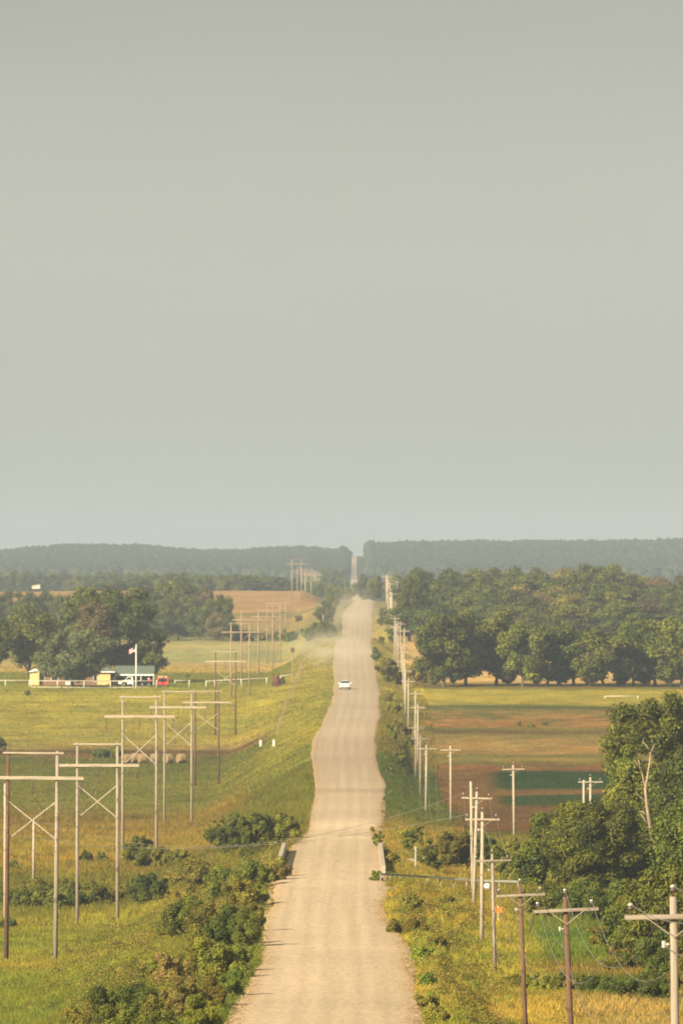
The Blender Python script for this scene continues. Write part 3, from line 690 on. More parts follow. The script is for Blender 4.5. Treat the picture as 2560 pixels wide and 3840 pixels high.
# shrubs: (px, base row, top row, width px, kind)
def shrubs(zone, lst, leafk=.00011, dens=1.0):
    rec = []
    for px, pb, top, w, kd, *ex in lst:
        d = ex[0] if ex else hit(px, pb)
        if 'thicket' in zone or 'clump' in zone: w = w*(1.0 if ex else 1.25); top -= 0 if ex else 22
        rec.append((d, px, pb, top, w, kd))
    rec.sort()
    for i, (d, px, pb, top, w, kd) in enumerate(rec):
        lw_ = {'dark': 'dark green', 'mid': 'green', 'olive': 'olive', 'yellow': 'yellowish', 'fresh': 'bright green', 'brownish': 'dry brownish', 'silver': 'grey-green'}[kd]
        n = int(max(1400, min(18000, w*(pb-top)*1.25))*dens)
        x, d, z = place(px, None, d); H = max(.6, zpix(top, d)-z); W = w/F*d
        V, Fq, Ft, tint, Cs = crown_arrays(int(px*7+pb), W, H, H*.02, n, leafk*d*random.uniform(.85, 1.2), random.randint(26, 40), rag=.9, flat=1.0, rl=(.07, .18))
        g = np.random.default_rng(int(px))
        o = thing('shrub', (x, d, z-.08), f'{lw_} shrub, {nth(i+1)} from the camera {zone}', 'shrub', 'shrubs '+zone)
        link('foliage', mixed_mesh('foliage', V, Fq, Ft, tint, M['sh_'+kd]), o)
        sm_ = MB()
        for _ in range(5):
            t = Cs[g.integers(len(Cs))]; sm_.tube([(0,0,-.1),(t[0]*.3, t[1]*.3, t[2]*.5),tuple(t*np.array([1.05,1.05,1.08]))], [.05,.04,.02], 5)
        link('stem', sm_.mesh('stem', M['bark']), o)
shrubs('in the thicket beside the gravel', [
 (880,3205,3065,140,'dark'),(950,3225,3045,150,'dark',890),(1015,3232,3050,130,'mid',900),(1085,3190,3055,95,'mid',925),(1040,3190,3046,110,'dark',930),(820,3190,3080,90,'olive'),
 (760,3350,3235,150,'olive'),(855,3375,3245,150,'mid'),(945,3345,3240,120,'mid'),(1020,3310,3255,100,'yellow'),(905,3420,3310,140,'olive'),(975,3400,3330,70,'mid'),
 (690,3520,3375,140,'mid'),(770,3540,3390,150,'olive'),(850,3570,3410,150,'dark'),(925,3560,3420,120,'mid'),(960,3500,3400,60,'yellow'),
 (745,3660,3500,140,'olive'),(825,3690,3530,150,'mid'),(895,3650,3560,90,'fresh'),(640,3700,3590,140,'brownish'),(570,3680,3600,90,'mid'),
 (870,3740,3640,80,'fresh'),(800,3790,3680,120,'olive'),(1050,3290,3230,60,'mid')])
shrubs('in the clump closest to the camera', [
 (340,3900,3760,170,'olive'),(420,3880,3700,180,'dark'),(520,3860,3705,190,'dark'),(620,3850,3715,170,'olive'),(700,3830,3680,150,'brownish'),(760,3870,3740,130,'mid'),(470,3930,3770,170,'mid'),(600,3940,3800,150,'dark'),(290,3940,3830,110,'mid')])
shrubs('between the double-pole towers', [
 (530,3262,3130,120,'mid'),(600,3255,3165,100,'olive'),(670,3240,3180,100,'mid'),(320,3240,3185,60,'dark'),(385,3235,3190,50,'mid'),(480,3240,3160,60,'mid'),
 (545,3400,3270,150,'dark'),(600,3390,3290,80,'dark'),(50,3262,3225,60,'mid'),(95,3410,3320,130,'mid'),(190,3410,3315,140,'mid'),(285,3405,3310,130,'dark'),(370,3390,3300,130,'mid'),(440,3380,3310,90,'olive'),
 (30,3490,3435,80,'dark'),(40,3400,3330,100,'dark'),(130,3330,3290,80,'olive'),(260,3340,3290,90,'mid'),(215,3655,3635,40,'dark'),(450,3560,3525,70,'olive'),(660,3330,3270,90,'yellow'),(700,3420,3340,90,'olive')])
shrubs('by the creek near the bridge', [
 (1412,3176,3098,52,'mid'),(1530,3200,3110,60,'mid'),(1610,3265,3140,90,'mid'),(1670,3262,3112,120,'olive'),(1740,3258,3095,120,'olive'),(1810,3262,3110,100,'mid'),(1560,3170,3080,60,'yellow'),(1850,3240,3140,70,'mid'),
 (1412,3306,3262,52,'mid'),(1475,3245,3195,60,'olive'),(1445,3215,3170,40,'olive'),(1890,3300,3190,80,'mid'),(1950,3320,3200,90,'mid'),(1920,3200,3130,70,'olive')])
shrubs('between the gravel and the poles', [
 (1535,3425,3345,90,'yellow'),(1490,3500,3440,90,'yellow'),(1560,3505,3425,120,'olive'),(1580,3600,3540,90,'fresh'),(1600,3700,3640,80,'fresh'),(1600,3790,3720,90,'yellow'),(1640,3840,3770,100,'yellow'),(1610,3430,3370,90,'yellow'),(1680,3400,3350,80,'olive'),(1640,3560,3500,80,'yellow')])
shrubs('under the dense trees beside the poles', [
 (2060,3440,3300,190,'mid'),(2170,3450,3290,220,'dark'),(2290,3460,3290,220,'dark'),(2400,3480,3300,200,'olive'),(2260,3560,3450,120,'olive'),(2400,3640,3450,200,'dark'),(2500,3700,3470,220,'dark'),(2340,3640,3540,120,'olive'),(2560,3740,3520,160,'olive'),(2000,3420,3330,110,'mid')])
shrubs('along the small field margin', [
 (2010,3720,3640,120,'mid'),(2110,3725,3640,130,'mid'),(2230,3730,3650,130,'dark'),(2330,3740,3660,130,'dark'),(2440,3745,3640,140,'dark'),(1930,3700,3650,90,'olive'),(2300,3650,3590,90,'mid'),(2200,3600,3570,60,'mid')])
shrubs('below the far pole row', [
 (1450,2567,2464,84,'yellow'),(1492,2572,2500,60,'yellow'),(1575,2562,2470,110,'yellow'),(1615,2568,2500,70,'olive'),(1480,2680,2615,66,'yellow'),(1505,2760,2700,80,'olive'),(1470,2770,2715,50,'mid'),(1455,2650,2600,40,'olive'),(1495,2860,2810,60,'mid'),(1460,2900,2860,40,'mid'),(1540,2800,2760,50,'mid'),(1410,2480,2425,40,'mid'),(1425,2420,2385,40,'olive')], dens=.9)
shrubs('in the hedge row across the pasture', [
 (1155,2405,2352,62,'dark'),(1088,2404,2360,56,'dark'),(1035,2402,2365,60,'mid'),(985,2402,2372,50,'mid'),(1205,2395,2340,50,'mid'),(1250,2392,2345,40,'dark'),(925,2402,2362,70,'dark'),(880,2402,2330,60,'dark'),(1120,2330,2308,30,'olive'),(1060,2300,2285,30,'olive')], dens=.9)
shrubs('dotted over the sunlit pasture', [
 (1056,2566,2540,26,'dark'),(105,2608,2588,22,'mid'),(700,2540,2526,24,'olive'),(430,2835,2795,90,'mid'),(380,2842,2805,70,'dark'),(0,2830,2760,60,'brownish'),(520,2420,2400,30,'mid'),(1990,2728,2710,34,'mid'),(1945,2722,2700,24,'mid'),(2040,2720,2708,20,'dark')], dens=.9)
# low weeds and brambles between the shrubs: uncountable
gx = []; gd = []
for side in (0, 1):
    d = 440*(2.6)**rng.uniform(0, 1, 2600); o_ = np.abs(rng.normal(0, .55, 2600)); gx.append(road_l(d)+o_ if side == 0 else road_r(d)-o_); gd.append(d)
gx = np.concatenate(gx); gd = np.concatenate(gd)
cvi, cfi = ico(1) if False else ICO
sv = np.array([(-1,-1,0),(1,-1,0),(1,1,0),(-1,1,0),(0,0,1.1)], float); sf = np.array([(0,1,4),(1,2,4),(2,3,4),(3,0,4)])
k_ = len(gx); sz = rng.uniform(.03, .10, k_); an = rng.uniform(0, 6.28, k_)
rv = sv[None]*(1+rng.uniform(-.3, .3, (k_, 5, 3))); ca, sa = np.cos(an)[:, None], np.sin(an)[:, None]
vx = (rv[..., 0]*ca - rv[..., 1]*sa)*sz[:, None] + gx[:, None]; vy = (rv[..., 0]*sa + rv[..., 1]*ca)*sz[:, None] + gd[:, None]
vz = rv[..., 2]*sz[:, None]*.8 + (terrain(gx, gd)+.04)[:, None]
cc = np.repeat((lin((205,172,132))*.6*rng.uniform(.55, 1.15, k_)[:, None])[:, None], 5, 1)
tag(link('shoulder_stones', np_mesh('shoulder_stones', np.stack([vx, vy, vz], -1).reshape(-1, 3), (sf[None]+np.arange(k_)[:, None, None]*5).reshape(-1, 3), cc.reshape(-1, 3), M['ground'])), kind='stuff')
x, d = scatter(1500, 440, 1100, lambda d: road_l(d)-.1, lambda d: road_l(d)+.9); grass('shoulder_grass', x, d, .16+0*d, .03, 5)
x, d = scatter(1500, 440, 1100, lambda d: road_r(d)-.9, lambda d: road_r(d)+.1); grass('shoulder_grass', x, d, .16+0*d, .03, 5)
def weeds(name, zones, mat, leafn=110):
    Vs = []; Ts = []
    for (n, d0, d1, xa, xb, hmin, hmax) in zones:
        x, d = scatter(n, d0, d1, xa, xb)
        k = fbm(x/5, d/12, 91); keep = k > .42; x, d = x[keep], d[keep]
        z = terrain(x, d); s_ = (d/600)**.35
        H = rng.uniform(hmin, hmax, len(x))*s_; W = H*rng.uniform(.8, 1.9, len(x))
        n_ = len(x)
        dv = rng.normal(0, 1, (n_, leafn, 3)); dv /= np.linalg.norm(dv, axis=2)[..., None]
        dv[..., 2] = np.abs(dv[..., 2])*1.1 - .1
        r = rng.uniform(.45, 1.08, (n_, leafn, 1))
        pos = np.stack([x, d, z], -1)[:, None] + dv*r*np.stack([W/2, W/2, H], -1)[:, None]
        nrm = dv + rng.normal(0, .6, dv.shape) + np.array([0, 0, .3]); nrm /= np.linalg.norm(nrm, axis=2)[..., None]
        t = np.cross(nrm, rng.normal(0, 1, dv.shape)); t /= np.linalg.norm(t, axis=2)[..., None]; b_ = np.cross(nrm, t)
        a_ = (.06*s_)[:, None, None]*rng.uniform(.6, 1.3, (n_, leafn, 1)); bb = a_*.6
        V = np.stack([pos-t*a_, pos+b_*bb, pos+t*a_, pos-b_*bb], 2)
        Vs.append(V.reshape(-1, 3))
        tt = np.clip(.5 + (rng.uniform(0, 1, (n_, 1))-.5)*.8 + rng.normal(0, .15, (n_, leafn)), 0, 1); Ts.append(np.repeat(tt.ravel(), 4))
    V = np.concatenate(Vs); me = mixed_mesh(name, V, np.arange(len(V)).reshape(-1, 4), np.zeros((0, 3), int), np.concatenate(Ts), M['sh_'+mat])
    tag(link(name, me), kind='stuff')
RL = lambda a: (lambda d: road_l(d)+a); RR = lambda a: (lambda d: road_r(d)+a)
weeds('roadside_weeds', [(520, 440, 720, RL(-6.5), RL(-.1), .4, 1.0), (300, 440, 720, RL(-12), RL(-4), .4, 1.1), (260, 720, 1000, RL(-9), RL(-.6), .5, 1.2), (300, 440, 760, RR(.6), RR(7), .3, .8)], 'mid')
weeds('roadside_weeds', [(260, 440, 900, RL(-12), RL(-.4), .4, 1.0), (420, 440, 780, RR(.3), RR(7.5), .3, .9), (260, 800, 1000, RR(.8), RR(16), .4, 1.1)], 'yellow')
weeds('roadside_weeds', [(200, 440, 800, RR(.3), RR(6), .3, .7), (150, 440, 900, RL(-5), RL(-.3), .4, .8)], 'fresh')
weeds('tall_weeds', [(300, 460, 980, RL(-14), RL(-1.2), .8, 1.7), (120, 460, 760, RR(1), RR(7), .6, 1.2)], 'olive', 200)
weeds('tall_weeds', [(240, 460, 980, RL(-16), RL(-.8), .7, 1.5), (160, 460, 760, RR(1), RR(8), .6, 1.2)], 'yellow', 200)
weeds('rough_weeds', [(420, 600, 1000, half(-1), RL(-8), .3, .9)], 'olive')
weeds('rough_weeds', [(260, 600, 1000, half(-1), RL(-8), .3, .9), (300, 1000, 1300, half(-1), RL(-1), .15, .4)], 'yellow', 50)
weeds('rough_weeds', [(260, 520, 760, RR(7), half(1), .2, .7), (300, 1000, 1900, RR(.5), RR(8), .2, .6), (500, 1330, 2500, half(-1), RL(-.5), .12, .35)], 'mid', 50)

# dusty roadside trees before the last crest
for i, (x_, d_, H_, W_, kd) in enumerate([(-9.3,2760,6.0,5.5,'mid'),(-9.8,2860,6.5,6,'mid'),(-9.6,2950,7,6,'olive'),(-9.4,3050,6.5,6,'mid'),(-9,3150,6,6,'mid'),(-8,3240,5,6,'olive'),(-6.2,3320,4.6,6,'mid'),(-3.2,3345,4.2,5,'mid'),(-12.5,2800,5,5,'mid'),(-12,3000,5,5,'mid'),(9.5,2420,3,3,'olive'),(7.2,2800,3,3,'mid'),(8,2950,3.2,3,'mid')]):
    o = pick(kd); c = copy_tree(o); c.location = (x_, d_, float(terrain(x_, d_))-.1); c.scale = (W_/12, W_/12, H_/14); c.rotation_euler = (0, 0, i*1.3)
    tag(c, f'dusty roadside tree, {nth(i+1)} along the gravel towards the last crest', 'tree', 'dusty roadside trees')

# far woodland on the hills: one uncountable mass
def far_wood():
    Vs = []; Ts = []; Fs = []; off = 0; cv, cf = ico(1)
    for (d0, d1, n) in [(7000, 9050, 15000), (6600, 7000, 500)]:
        dd = rng.uniform(d0, d1, n); px = rng.uniform(-300, 2860, n)
        x = pix(px, dd)
        near_road = np.abs(x+.5) < 9+rng.uniform(0, 3, n)
        x = x[~near_road]; dd = dd[~near_road]
        z = terrain(x, dd)
        for a, b, c in zip(x, dd, z):
            W = rng.uniform(7, 15); H = rng.uniform(10, 12.5)
            j = 1 + rng.uniform(-.18, .18, len(cv))
            Vs.append(cv*j[:, None]*np.array([W/2, W/2, H/2]) + np.array([a, b, c+H*.5])); Fs.append(cf+off); off += len(cv)
            Ts.append(np.full(len(cv), rng.uniform(.2, .95)) + rng.uniform(-.1, .1, len(cv)))
    # edges of the road cutting
    for sgn in (-1, 1):
        for dd in np.arange(8350, 9060, 6):
            xx = -.5 + sgn*rng.uniform(10.5, 16); W = rng.uniform(7, 10); H = rng.uniform(11, 14)
            j = 1 + rng.uniform(-.2, .2, len(cv)); zz = float(terrain(xx + sgn*6, dd))
            Vs.append(cv*j[:, None]*np.array([W/2, W/2, H/2]) + np.array([xx, dd, zz+H*.5])); Fs.append(cf+off); off += len(cv); Ts.append(np.full(len(cv), .4))
    V = np.concatenate(Vs); me = mixed_mesh('far_woodland', V, np.zeros((0, 4), int), np.concatenate(Fs), np.clip(np.concatenate(Ts), 0, 1), M['far_leaf'])
    me.polygons.foreach_set('use_smooth', np.ones(len(me.polygons), bool))
    tag(link('far_woodland', me), kind='stuff')
far_wood()

# ------------------------------------------------------------------ wooden power poles on the pole side
def power_pole(wood, arm_wood, arms=True, H=9.0, r=.15, extra=False):
    o = thing('power_pole', (0, 0, 0), '', 'power pole')
    m = MB(); m.tube([(0,0,-.6),(0,0,H*.5),(0,0,H)], [r, r*.86, r*.7], 12); m.build('pole', M[wood], o, smooth=True)
    if arms:
        m = MB(); m.box((0, -r-.03, H-.50), (1.2, .05, .062)); m.build('crossarm', M[arm_wood.replace('wood', 'arm')], o, bevel=.008)
        for s in (-1, 1):
            m = MB(); m.bar((s*.62, -r-.10, H-.55), (0, -r-.05, H-1.02), .04, .02); m.build('brace', M['wood_pale'], o)
        spots = [(-1.05, -r-.03, H-.44), (.95, -r-.03, H-.44), (0, 0, H)]
        for i, (a, b, c) in enumerate(spots):
            m = MB(); m.tube([(a,b,c),(a,b,c+.16)], [.018,.018], 6)
            m.tube([(a,b,c+.12),(a,b,c+.15),(a,b,c+.20),(a,b,c+.23)], [.05,.085,.075,.03], 10)
            ins = m.build('insulator', M['porcelain'], o, smooth=True)
            m = MB(); m.tube([(a,b,c+.225),(a,b,c+.27),(a,b,c+.30)], [.055,.07,.03], 10); m.build('insulator_cap', M['porcelain_light'], ins, smooth=True)
        m = MB(); m.tube([(-r,-.05,H-1.2),(-r-.12,-.05,H-1.2)], [.03,.03], 6); m.tube([(-r-.12,-.05,H-1.27),(-r-.12,-.05,H-1.11)], [.05,.05], 8); m.build('spool_insulator', M['porcelain_light'], o)
    return o
proto_g = power_pole('wood_grey', 'wood_grey', r=.125); proto_b = power_pole('wood_brown', 'wood_grey', r=.125); proto_p = power_pole('wood_pale', 'wood_pale'); proto_bare = power_pole('wood_pale', 'wood_pale', arms=False)
pused = {}
def putpole(p, px, d, top, label, lean=0, rz=0, group='wooden power poles by the road'):
    x = pix(px, d); z = float(terrain(x, d)); H = zpix(top, d) - z
    c = p if not pused.get(p.name) else copy_tree(p)
    pused[p.name] = 1
    c.scale = (1, 1, H/9.27 if p is not proto_bare else H/9.0); c.location = (x - math.tan(lean)*H*-1*0, d, z); c.rotation_euler = (0, lean, rz)
    tag(c, label, 'power pole', group); c['_H'] = H
    return c
poles = []
spec = [(proto_g, 2543, 225, 3322, -R(.9), 0, 'grey weathered power pole closest to the camera, with bolted wooden crossarm'),
        (proto_b, 2155, 338, 3335, -R(2.4), R(6), 'dark brown leaning power pole, second along the road from the camera'),
        (proto_b, 1975, 447, 3297, -R(2.2), R(3), 'slim brown power pole, third along the road from the camera'),
        (proto_g, 1855, 584, 3188, -R(1.4), R(5), 'grey power pole with orange marker, fourth along the road'),
        (proto_p, 1805, 640, 3030, R(.3), 0, 'pale power pole, fifth along the road, its crossarm above the guardrail'),
        (proto_p, 1775, 725, 2955, R(1.6), R(-4), 'pale power pole, sixth along the road, with cluttered crossarm'),
        (proto_bare, 1772, 765, 2930, -R(1.0), 0, 'pale pole without crossarm standing behind the sixth power pole'),
        (proto_p, 1690, 1087, 2788, -R(.4), 0, 'upright power pole in the green strip above the creek shrubs, crossarm level'),
        (proto_p, 1596, 1130, 2785, R(.5), 0, 'power pole next to the road whose crossarm overlaps its neighbour'),
        (proto_g, 1575, 1215, 2750, 0, 0, 'thin grey power pole just behind the overlapping crossarms'),
        (proto_g, 1558, 1300, 2712, 0, 0, 'grey power pole at the start of the tight far row')]
for p, px, d, top, lean, rz, lb in spec: poles.append(putpole(p, px, d, top, lb, lean, rz))
far_d = [1390,1480,1570,1655,1745,1840,1940,2050,2165,2285]
for i, d in enumerate(far_d):
    x_ = 9.0 + random.uniform(-.5, .5)
    c = copy_tree(proto_p); z = float(terrain(x_, d)); c.location = (x_, d, z); c.scale = (1, 1, .97); c.rotation_euler = (0, R(random.uniform(-.8, .8)), R(random.uniform(-5, 5)))
    tag(c, f'pale power pole, {nth(i+1)} in the tight far row on the verge', 'power pole', 'wooden power poles by the road'); c['_H'] = 9.0; poles.append(c)
for i, d in enumerate([2760,2860,2960,3060,3160,3260,3340]):
    x_ = 10.6 + random.uniform(-.3, .3) - (.6 if i < 3 else 0)
    c = copy_tree(proto_p); z = float(terrain(x_, d)); c.location = (x_, d, z); c.scale = (1.5, 1, 1.12); c.rotation_euler = (0, R(random.uniform(-.8, .8)), 0)
    tag(c, f'hazy pale power pole, {nth(i+1)} in the row climbing to the last crest', 'power pole', 'wooden power poles by the road'); c['_H'] = 9.3
for i, (px, d, top) in enumerate([(1490,2380,2325),(1500,2260,2330),(1484,2150,2336),(1515,2050,2352),(1489,3330,2176)]):
    putpole(proto_p, px, d, top, f'power pole of the second line near the far verge, {nth(i+1)} of five', 0, 0, 'power poles of the second line')
putpole(proto_p, 1927, 984, 2860, 'lone power pole standing in the crop field', R(-.8), 0, 'power poles crossing the crop field')
putpole(proto_bare, 2187, 910, 2925, 'thick pale pole without crossarm, twin beside a crossarm pole above the dense tree', 0, 0, 'power poles crossing the crop field')
putpole(proto_p, 2212, 900, 2905, 'pale crossarm pole rising above the dense dark tree', 0, 0, 'power poles crossing the crop field')
c = putpole(proto_bare, 127, hit(127, 3320), 3073, 'short plain pole under the crossed braces of the front tower', 0, 0, 'plain poles in the rough ground')
c2 = putpole(proto_bare, 20, hit(20, 3470), 2938, 'plain pale pole behind the brown leg of the front tower', 0, 0, 'plain poles in the rough ground')
small_top = (c.location.x, c.location.y, c.location.z + c['_H'])
putpole(proto_bare, 1211, hit(1211, 2367), 2302, 'short bare post beside the road hill hedge', 0, 0, 'plain poles in the rough ground')

bpy.context.view_layer.update()
from mathutils import Vector
def wire(a, b, sag, r, label, cat='cable', group=None, n=18):
    a = Vector(a); b = Vector(b); m = MB(); o0 = a
    pts = []
    for i in range(n+1):
        t = i/n; p = a.lerp(b, t) - a; p.z -= sag*4*t*(1-t); pts.append(tuple(p))
    m.tube(pts, [r]*(n+1), 5, caps=False)
    o = m.build('overhead_wire', M['wire'], None); o.location = a
    tag(o, label, cat, group); return o
def tips(c, H0=9.0):
    mw = c.matrix_world; r = .15
    return [mw @ Vector((-1.05, -r-.03, H0-.17)), mw @ Vector((.95, -r-.03, H0-.17)), mw @ Vector((0, 0, H0+.27)), mw @ Vector((-r-.12, -.05, H0-1.2))]
wn = ['outer crossarm insulator, road side', 'outer crossarm insulator, field side', 'pole-top insulator', 'low spool insulator']
pn = ['closest', 'second', 'third', 'fourth', 'fifth', 'sixth', 'green-strip', 'overlapping', 'thin grey']
seq = [poles[i] for i in (0,1,2,3,4,5,8,9,10)]
pn = ['closest pole', 'second pole', 'third pole', 'fourth pole', 'fifth pole', 'sixth pole', 'creek pole', 'thin grey pole', 'first far-row pole']
for i in range(len(seq)-1):
    A, B = tips(seq[i]), tips(seq[i+1]); L0 = (A[0]-B[0]).length
    for j in range(4):
        if i > 5 and j == 3: continue
        wire(A[j], B[j], (L0/110)**2*(2.3 if i < 3 else 1.6) * (1.15 if j == 3 else 1), .011 if i < 3 else .014, f'wire, {pn[i]} to {pn[i+1]}, {wn[j]}', 'wire', 'wires along the pole row')
A = tips(seq[0]); 
for j in range(4): wire(A[j], A[j] + Vector((2.0, -110, 9)), 2.2, .010, f'wire leaving the closest pole towards the camera, on the {wn[j]}', 'wire', 'wires along the pole row')
A = tips(poles[5]); wire(small_top, A[0], 3.5, .018, 'thin wire crossing the road from the short plain pole to the sixth pole', 'wire')
A = tips(poles[4]); wire((small_top[0]-12, small_top[1]+40, small_top[2]-.6), A[0], 3.0, .018, 'lower thin wire crossing the road to the fifth pole', 'wire')

# ------------------------------------------------------------------ H-frame towers on the other side
def tower(wood, arm, H=16.8, fat=1.0):
    o = thing('transmission_tower', (0, 0, 0), '', 'power tower'); g = 1.9; r = .165*fat
    for s in (-1, 1):
        m = MB(); m.tube([(s*g,0,-.8),(s*g,0,H*.5),(s*g,0,H)], [r*1.1, r*.95, r*.75], 12); m.build('pole', M[wood], o, smooth=True)
    m = MB(); m.box((0, -r-.07, H-2.15), (3.95, .07*fat, .13)); m.build('crossarm', M[arm.replace('wood', 'arm')], o, bevel=.01)
    m = MB(); m.box((.05, -r-.03, H-.18), (2.35, .045*fat, .07)); m.build('top_bar', M[arm.replace('wood', 'arm')], o, bevel=.01)
    for s in (-1, 1):
        m = MB(); m.bar((-s*(g-.05), (-r-.02)*s, H-4.0), (s*(g-.05), (-r-.02)*s, H-7.0), .13*fat, .09); m.build('brace', M[arm], o)
    for x in (-3.75, 0, 3.75):
        m = MB(); m.tube([(x,-r-.07,H-2.28),(x,-r-.07,H-3.45)], [.012,.012], 5)
        for k in range(6):
            z = H-2.45-k*.165; m.tube([(x,-r-.07,z),(x,-r-.07,z-.03),(x,-r-.07,z-.075)], [.04,.125,.06], 10)
        m.build('insulator_string', M['porcelain'], o, smooth=True)
    return o
tg = tower('wood_grey', 'wood_pale'); tb = tower('wood_brown', 'wood_pale'); tf = tower('wood_far', 'wood_far', fat=1.1)
tspec = [(tg, 710, 117, 2815, 'weathered double-pole tower at the picture edge, closest to the camera'),
         (tg, 872, 366, 2783, 'grey double-pole tower with crossed braces, second from the camera'),
         (tg, 1037, 524, 2607, 'tall grey double-pole tower rising in front of the hay bales'),
         (tg, 1285, 668, 2588, 'grey double-pole tower just past the hay bales, fourth from the camera'),
         (tb, 1487, 776, 2588, 'dark brown double-pole tower, fifth from the camera'),
         (tb, 1740, 846, 2440, 'thin brown double-pole tower below the farm fence, sixth from the camera'),
         (tf, 1900, 901, 2335, 'brown double-pole tower before the white farm fence, seventh'),
         (tf, 2050, 937, 2290, 'brown double-pole tower just beyond the white farm fence, eighth'),
         (tf, 2400, 996, 2283, 'brown double-pole tower in the pale pasture, ninth'),
         (tf, 2662, 1026, 2262, 'brown double-pole tower at the hedge row, tenth'),
         (tf, 2880, 1048, 2240, 'faint double-pole tower behind the hedge row, eleventh'),
         (tf, 3700, 1112, 2096, 'hazy double-pole tower standing tallest on the straw-field ridge'),
         (tf, 4150, 1130, 2128, 'hazy double-pole tower right behind the tallest ridge tower')]
tp = tower('wood_grey', 'wood_far', fat=1.3)
tspec = [((tp if a[1] > 3500 else a[0]),) + a[1:] for a in tspec]
tused = {}; T = []
for p, d, px, top, lb in tspec:
    x = pix(px, d); z = float(terrain(x, d)); H = zpix(top, d) - z
    c = p if not tused.get(p.name) else copy_tree(p)
    tused[p.name] = 1
    c.location = (x, d, z); c.scale = (1, 1, H/16.8); c['_H'] = H
    tag(c, lb, 'power tower', 'double-pole power towers'); T.append(c)
T[0].rotation_euler = (0, R(.5), R(1.5))
for ch in T[0].children:
    if ch.name.startswith('pole') and ch.data.vertices[0].co.x < 0:
        ch.data = ch.data.copy(); ch.data.materials[0] = M['wood_brown']; ch['label'] = 'brown leg of the tower'
for i, d in enumerate([4350,4600,4900,5250,5650,6100,6600]):
    c = copy_tree(tp); x = -24.0; z = float(terrain(x, d)); top = 2134 + i*4; H = zpix(top, d) - z
    c.location = (x, d, z); c.scale = (1.15, 1, H/16.8); tag(c, f'faint hazy double-pole tower, {nth(i+1)} in the line beyond the ridge', 'power tower', 'double-pole power towers')
bpy.context.view_layer.update()
def ttips(c): return [c.matrix_world @ Vector((x, -.26, 16.8-3.45)) for x in (-3.75, 0, 3.75)] + [c.matrix_world @ Vector((s*1.9, 0, 16.8)) for s in (-1, 1)]
cn = ['road-distant insulator string', 'middle insulator string', 'road-side insulator string', 'outer pole top', 'inner pole top']
tn = ['front', 'second', 'third', 'fourth', 'fifth', 'sixth', 'seventh']
for i in range(6):
    A, B = ttips(T[i]), ttips(T[i+1]); L0 = (A[0]-B[0]).length
    for j in range(3 if i > 2 else 5): wire(A[j], B[j], (L0/165)**2*(3.2 if j < 3 else 2.2), .014 if j < 3 else .008, f'power line, {tn[i]} to {tn[i+1]} tower, {cn[j]}', 'power line', 'lines along the towers')
A = ttips(T[0])
for j in range(3): wire(A[j], A[j] + Vector((0, -165, 5)), 3.2, .014, f'power line from the front tower towards the camera, {cn[j]}', 'power line', 'lines along the towers')

# ------------------------------------------------------------------ bridge, guardrail, small roadside items
zb = float(terrain(-1.5, 835))
o = thing('bridge', (-2, 835, zb), 'low concrete bridge carrying the gravel road, with two plain parapets', 'bridge')
for (xa, da, xb, db, w) in [(-7.0, 799, -6.9, 868, .42), (2.25, 801, 2.15, 868, .42)]:
    m = MB()
    za, zc = float(terrain(xa, da)) - zb, float(terrain(xb, db)) - zb
    za = road_z1 = -road_drop(da)+ZC-zb; zc = -road_drop(db)+ZC-zb
    n = 1
    m.add([(xa+2-w/2, da-835, za-1), (xa+2+w/2, da-835, za-1), (xa+2+w/2, da-835, za+.85), (xa+2-w/2, da-835, za+.85),
           (xb+2-w/2, db-835, zc-1), (xb+2+w/2, db-835, zc-1), (xb+2+w/2, db-835, zc+.85), (xb+2-w/2, db-835, zc+.85)],
          [(0,1,2,3),(4,7,6,5),(0,4,5,1),(1,5,6,2),(2,6,7,3),(3,7,4,0)])
    m.build('parapet', M['concrete'], o, bevel=.04)
m = MB(); m.box((-.55, 0, -.75), (5.4, 37, .55)); m.build('deck_slab', M['concrete'], o)
# creek stones
for i, (px, py) in enumerate([(1000,3220),(1022,3212),(1040,3200),(1015,3240),(1540,3235),(1600,3240),(1580,3225)]):
    import bmesh
    dd = hit(px, py); x_ = pix(px, dd); m = MB(); v, f = ICO; g = np.random.default_rng(i)
    s = g.uniform(.2, .45); vv = v*(1+g.uniform(-.18, .18, (len(v), 1)))*s*np.array([1.3, 1, .7]); m.add(vv, f)
    o = m.build('boulder', M['stone']); o.location = (x_, dd, float(terrain(x_, dd))+s*.2); tag(o, f'pale creek boulder, {nth(i+1)} of those beside the bridge parapets', 'boulder', 'boulders at the bridge')
# guardrail
pts = []
for px, py, dd in [(1426,3283,784),(1500,3287,786),(1600,3294,789),(1700,3301,791),(1800,3307,792),(1940,3311,792)]:
    x_ = pix(px, dd); pts.append((x_, dd, zpix(py, dd)))
o = thing('guardrail', (pts[0][0], pts[0][1], float(terrain(pts[0][0], pts[0][1]))), 'grey steel guardrail curving along the side track beside the bridge', 'guardrail')
B0 = o.location.copy()
m = MB()
for a, b in zip(pts[:-1], pts[1:]):
    for dz, w in ((.07, .04), (0, .02), (-.07, .04)):
        m.bar(Vector(a)-B0+Vector((0, -w, dz*.8+.12)), Vector(b)-B0+Vector((.05, -w, dz*.8+.12)), .05, .06)
m.build('rail', M['galv'], o)
for i in range(11):
    t = i/10*(len(pts)-1); k = min(int(t), len(pts)-2); p = Vector(pts[k]).lerp(Vector(pts[k+1]), t-k); zg = float(terrain(p.x, p.y))
    m = MB(); m.box((p.x-B0.x, p.y-B0.y+.08, (zg+p.z)/2-B0.z), (.07, .07, max(.3, (p.z-zg)/2+.05))); m.build('post', M['wood_grey'], o)
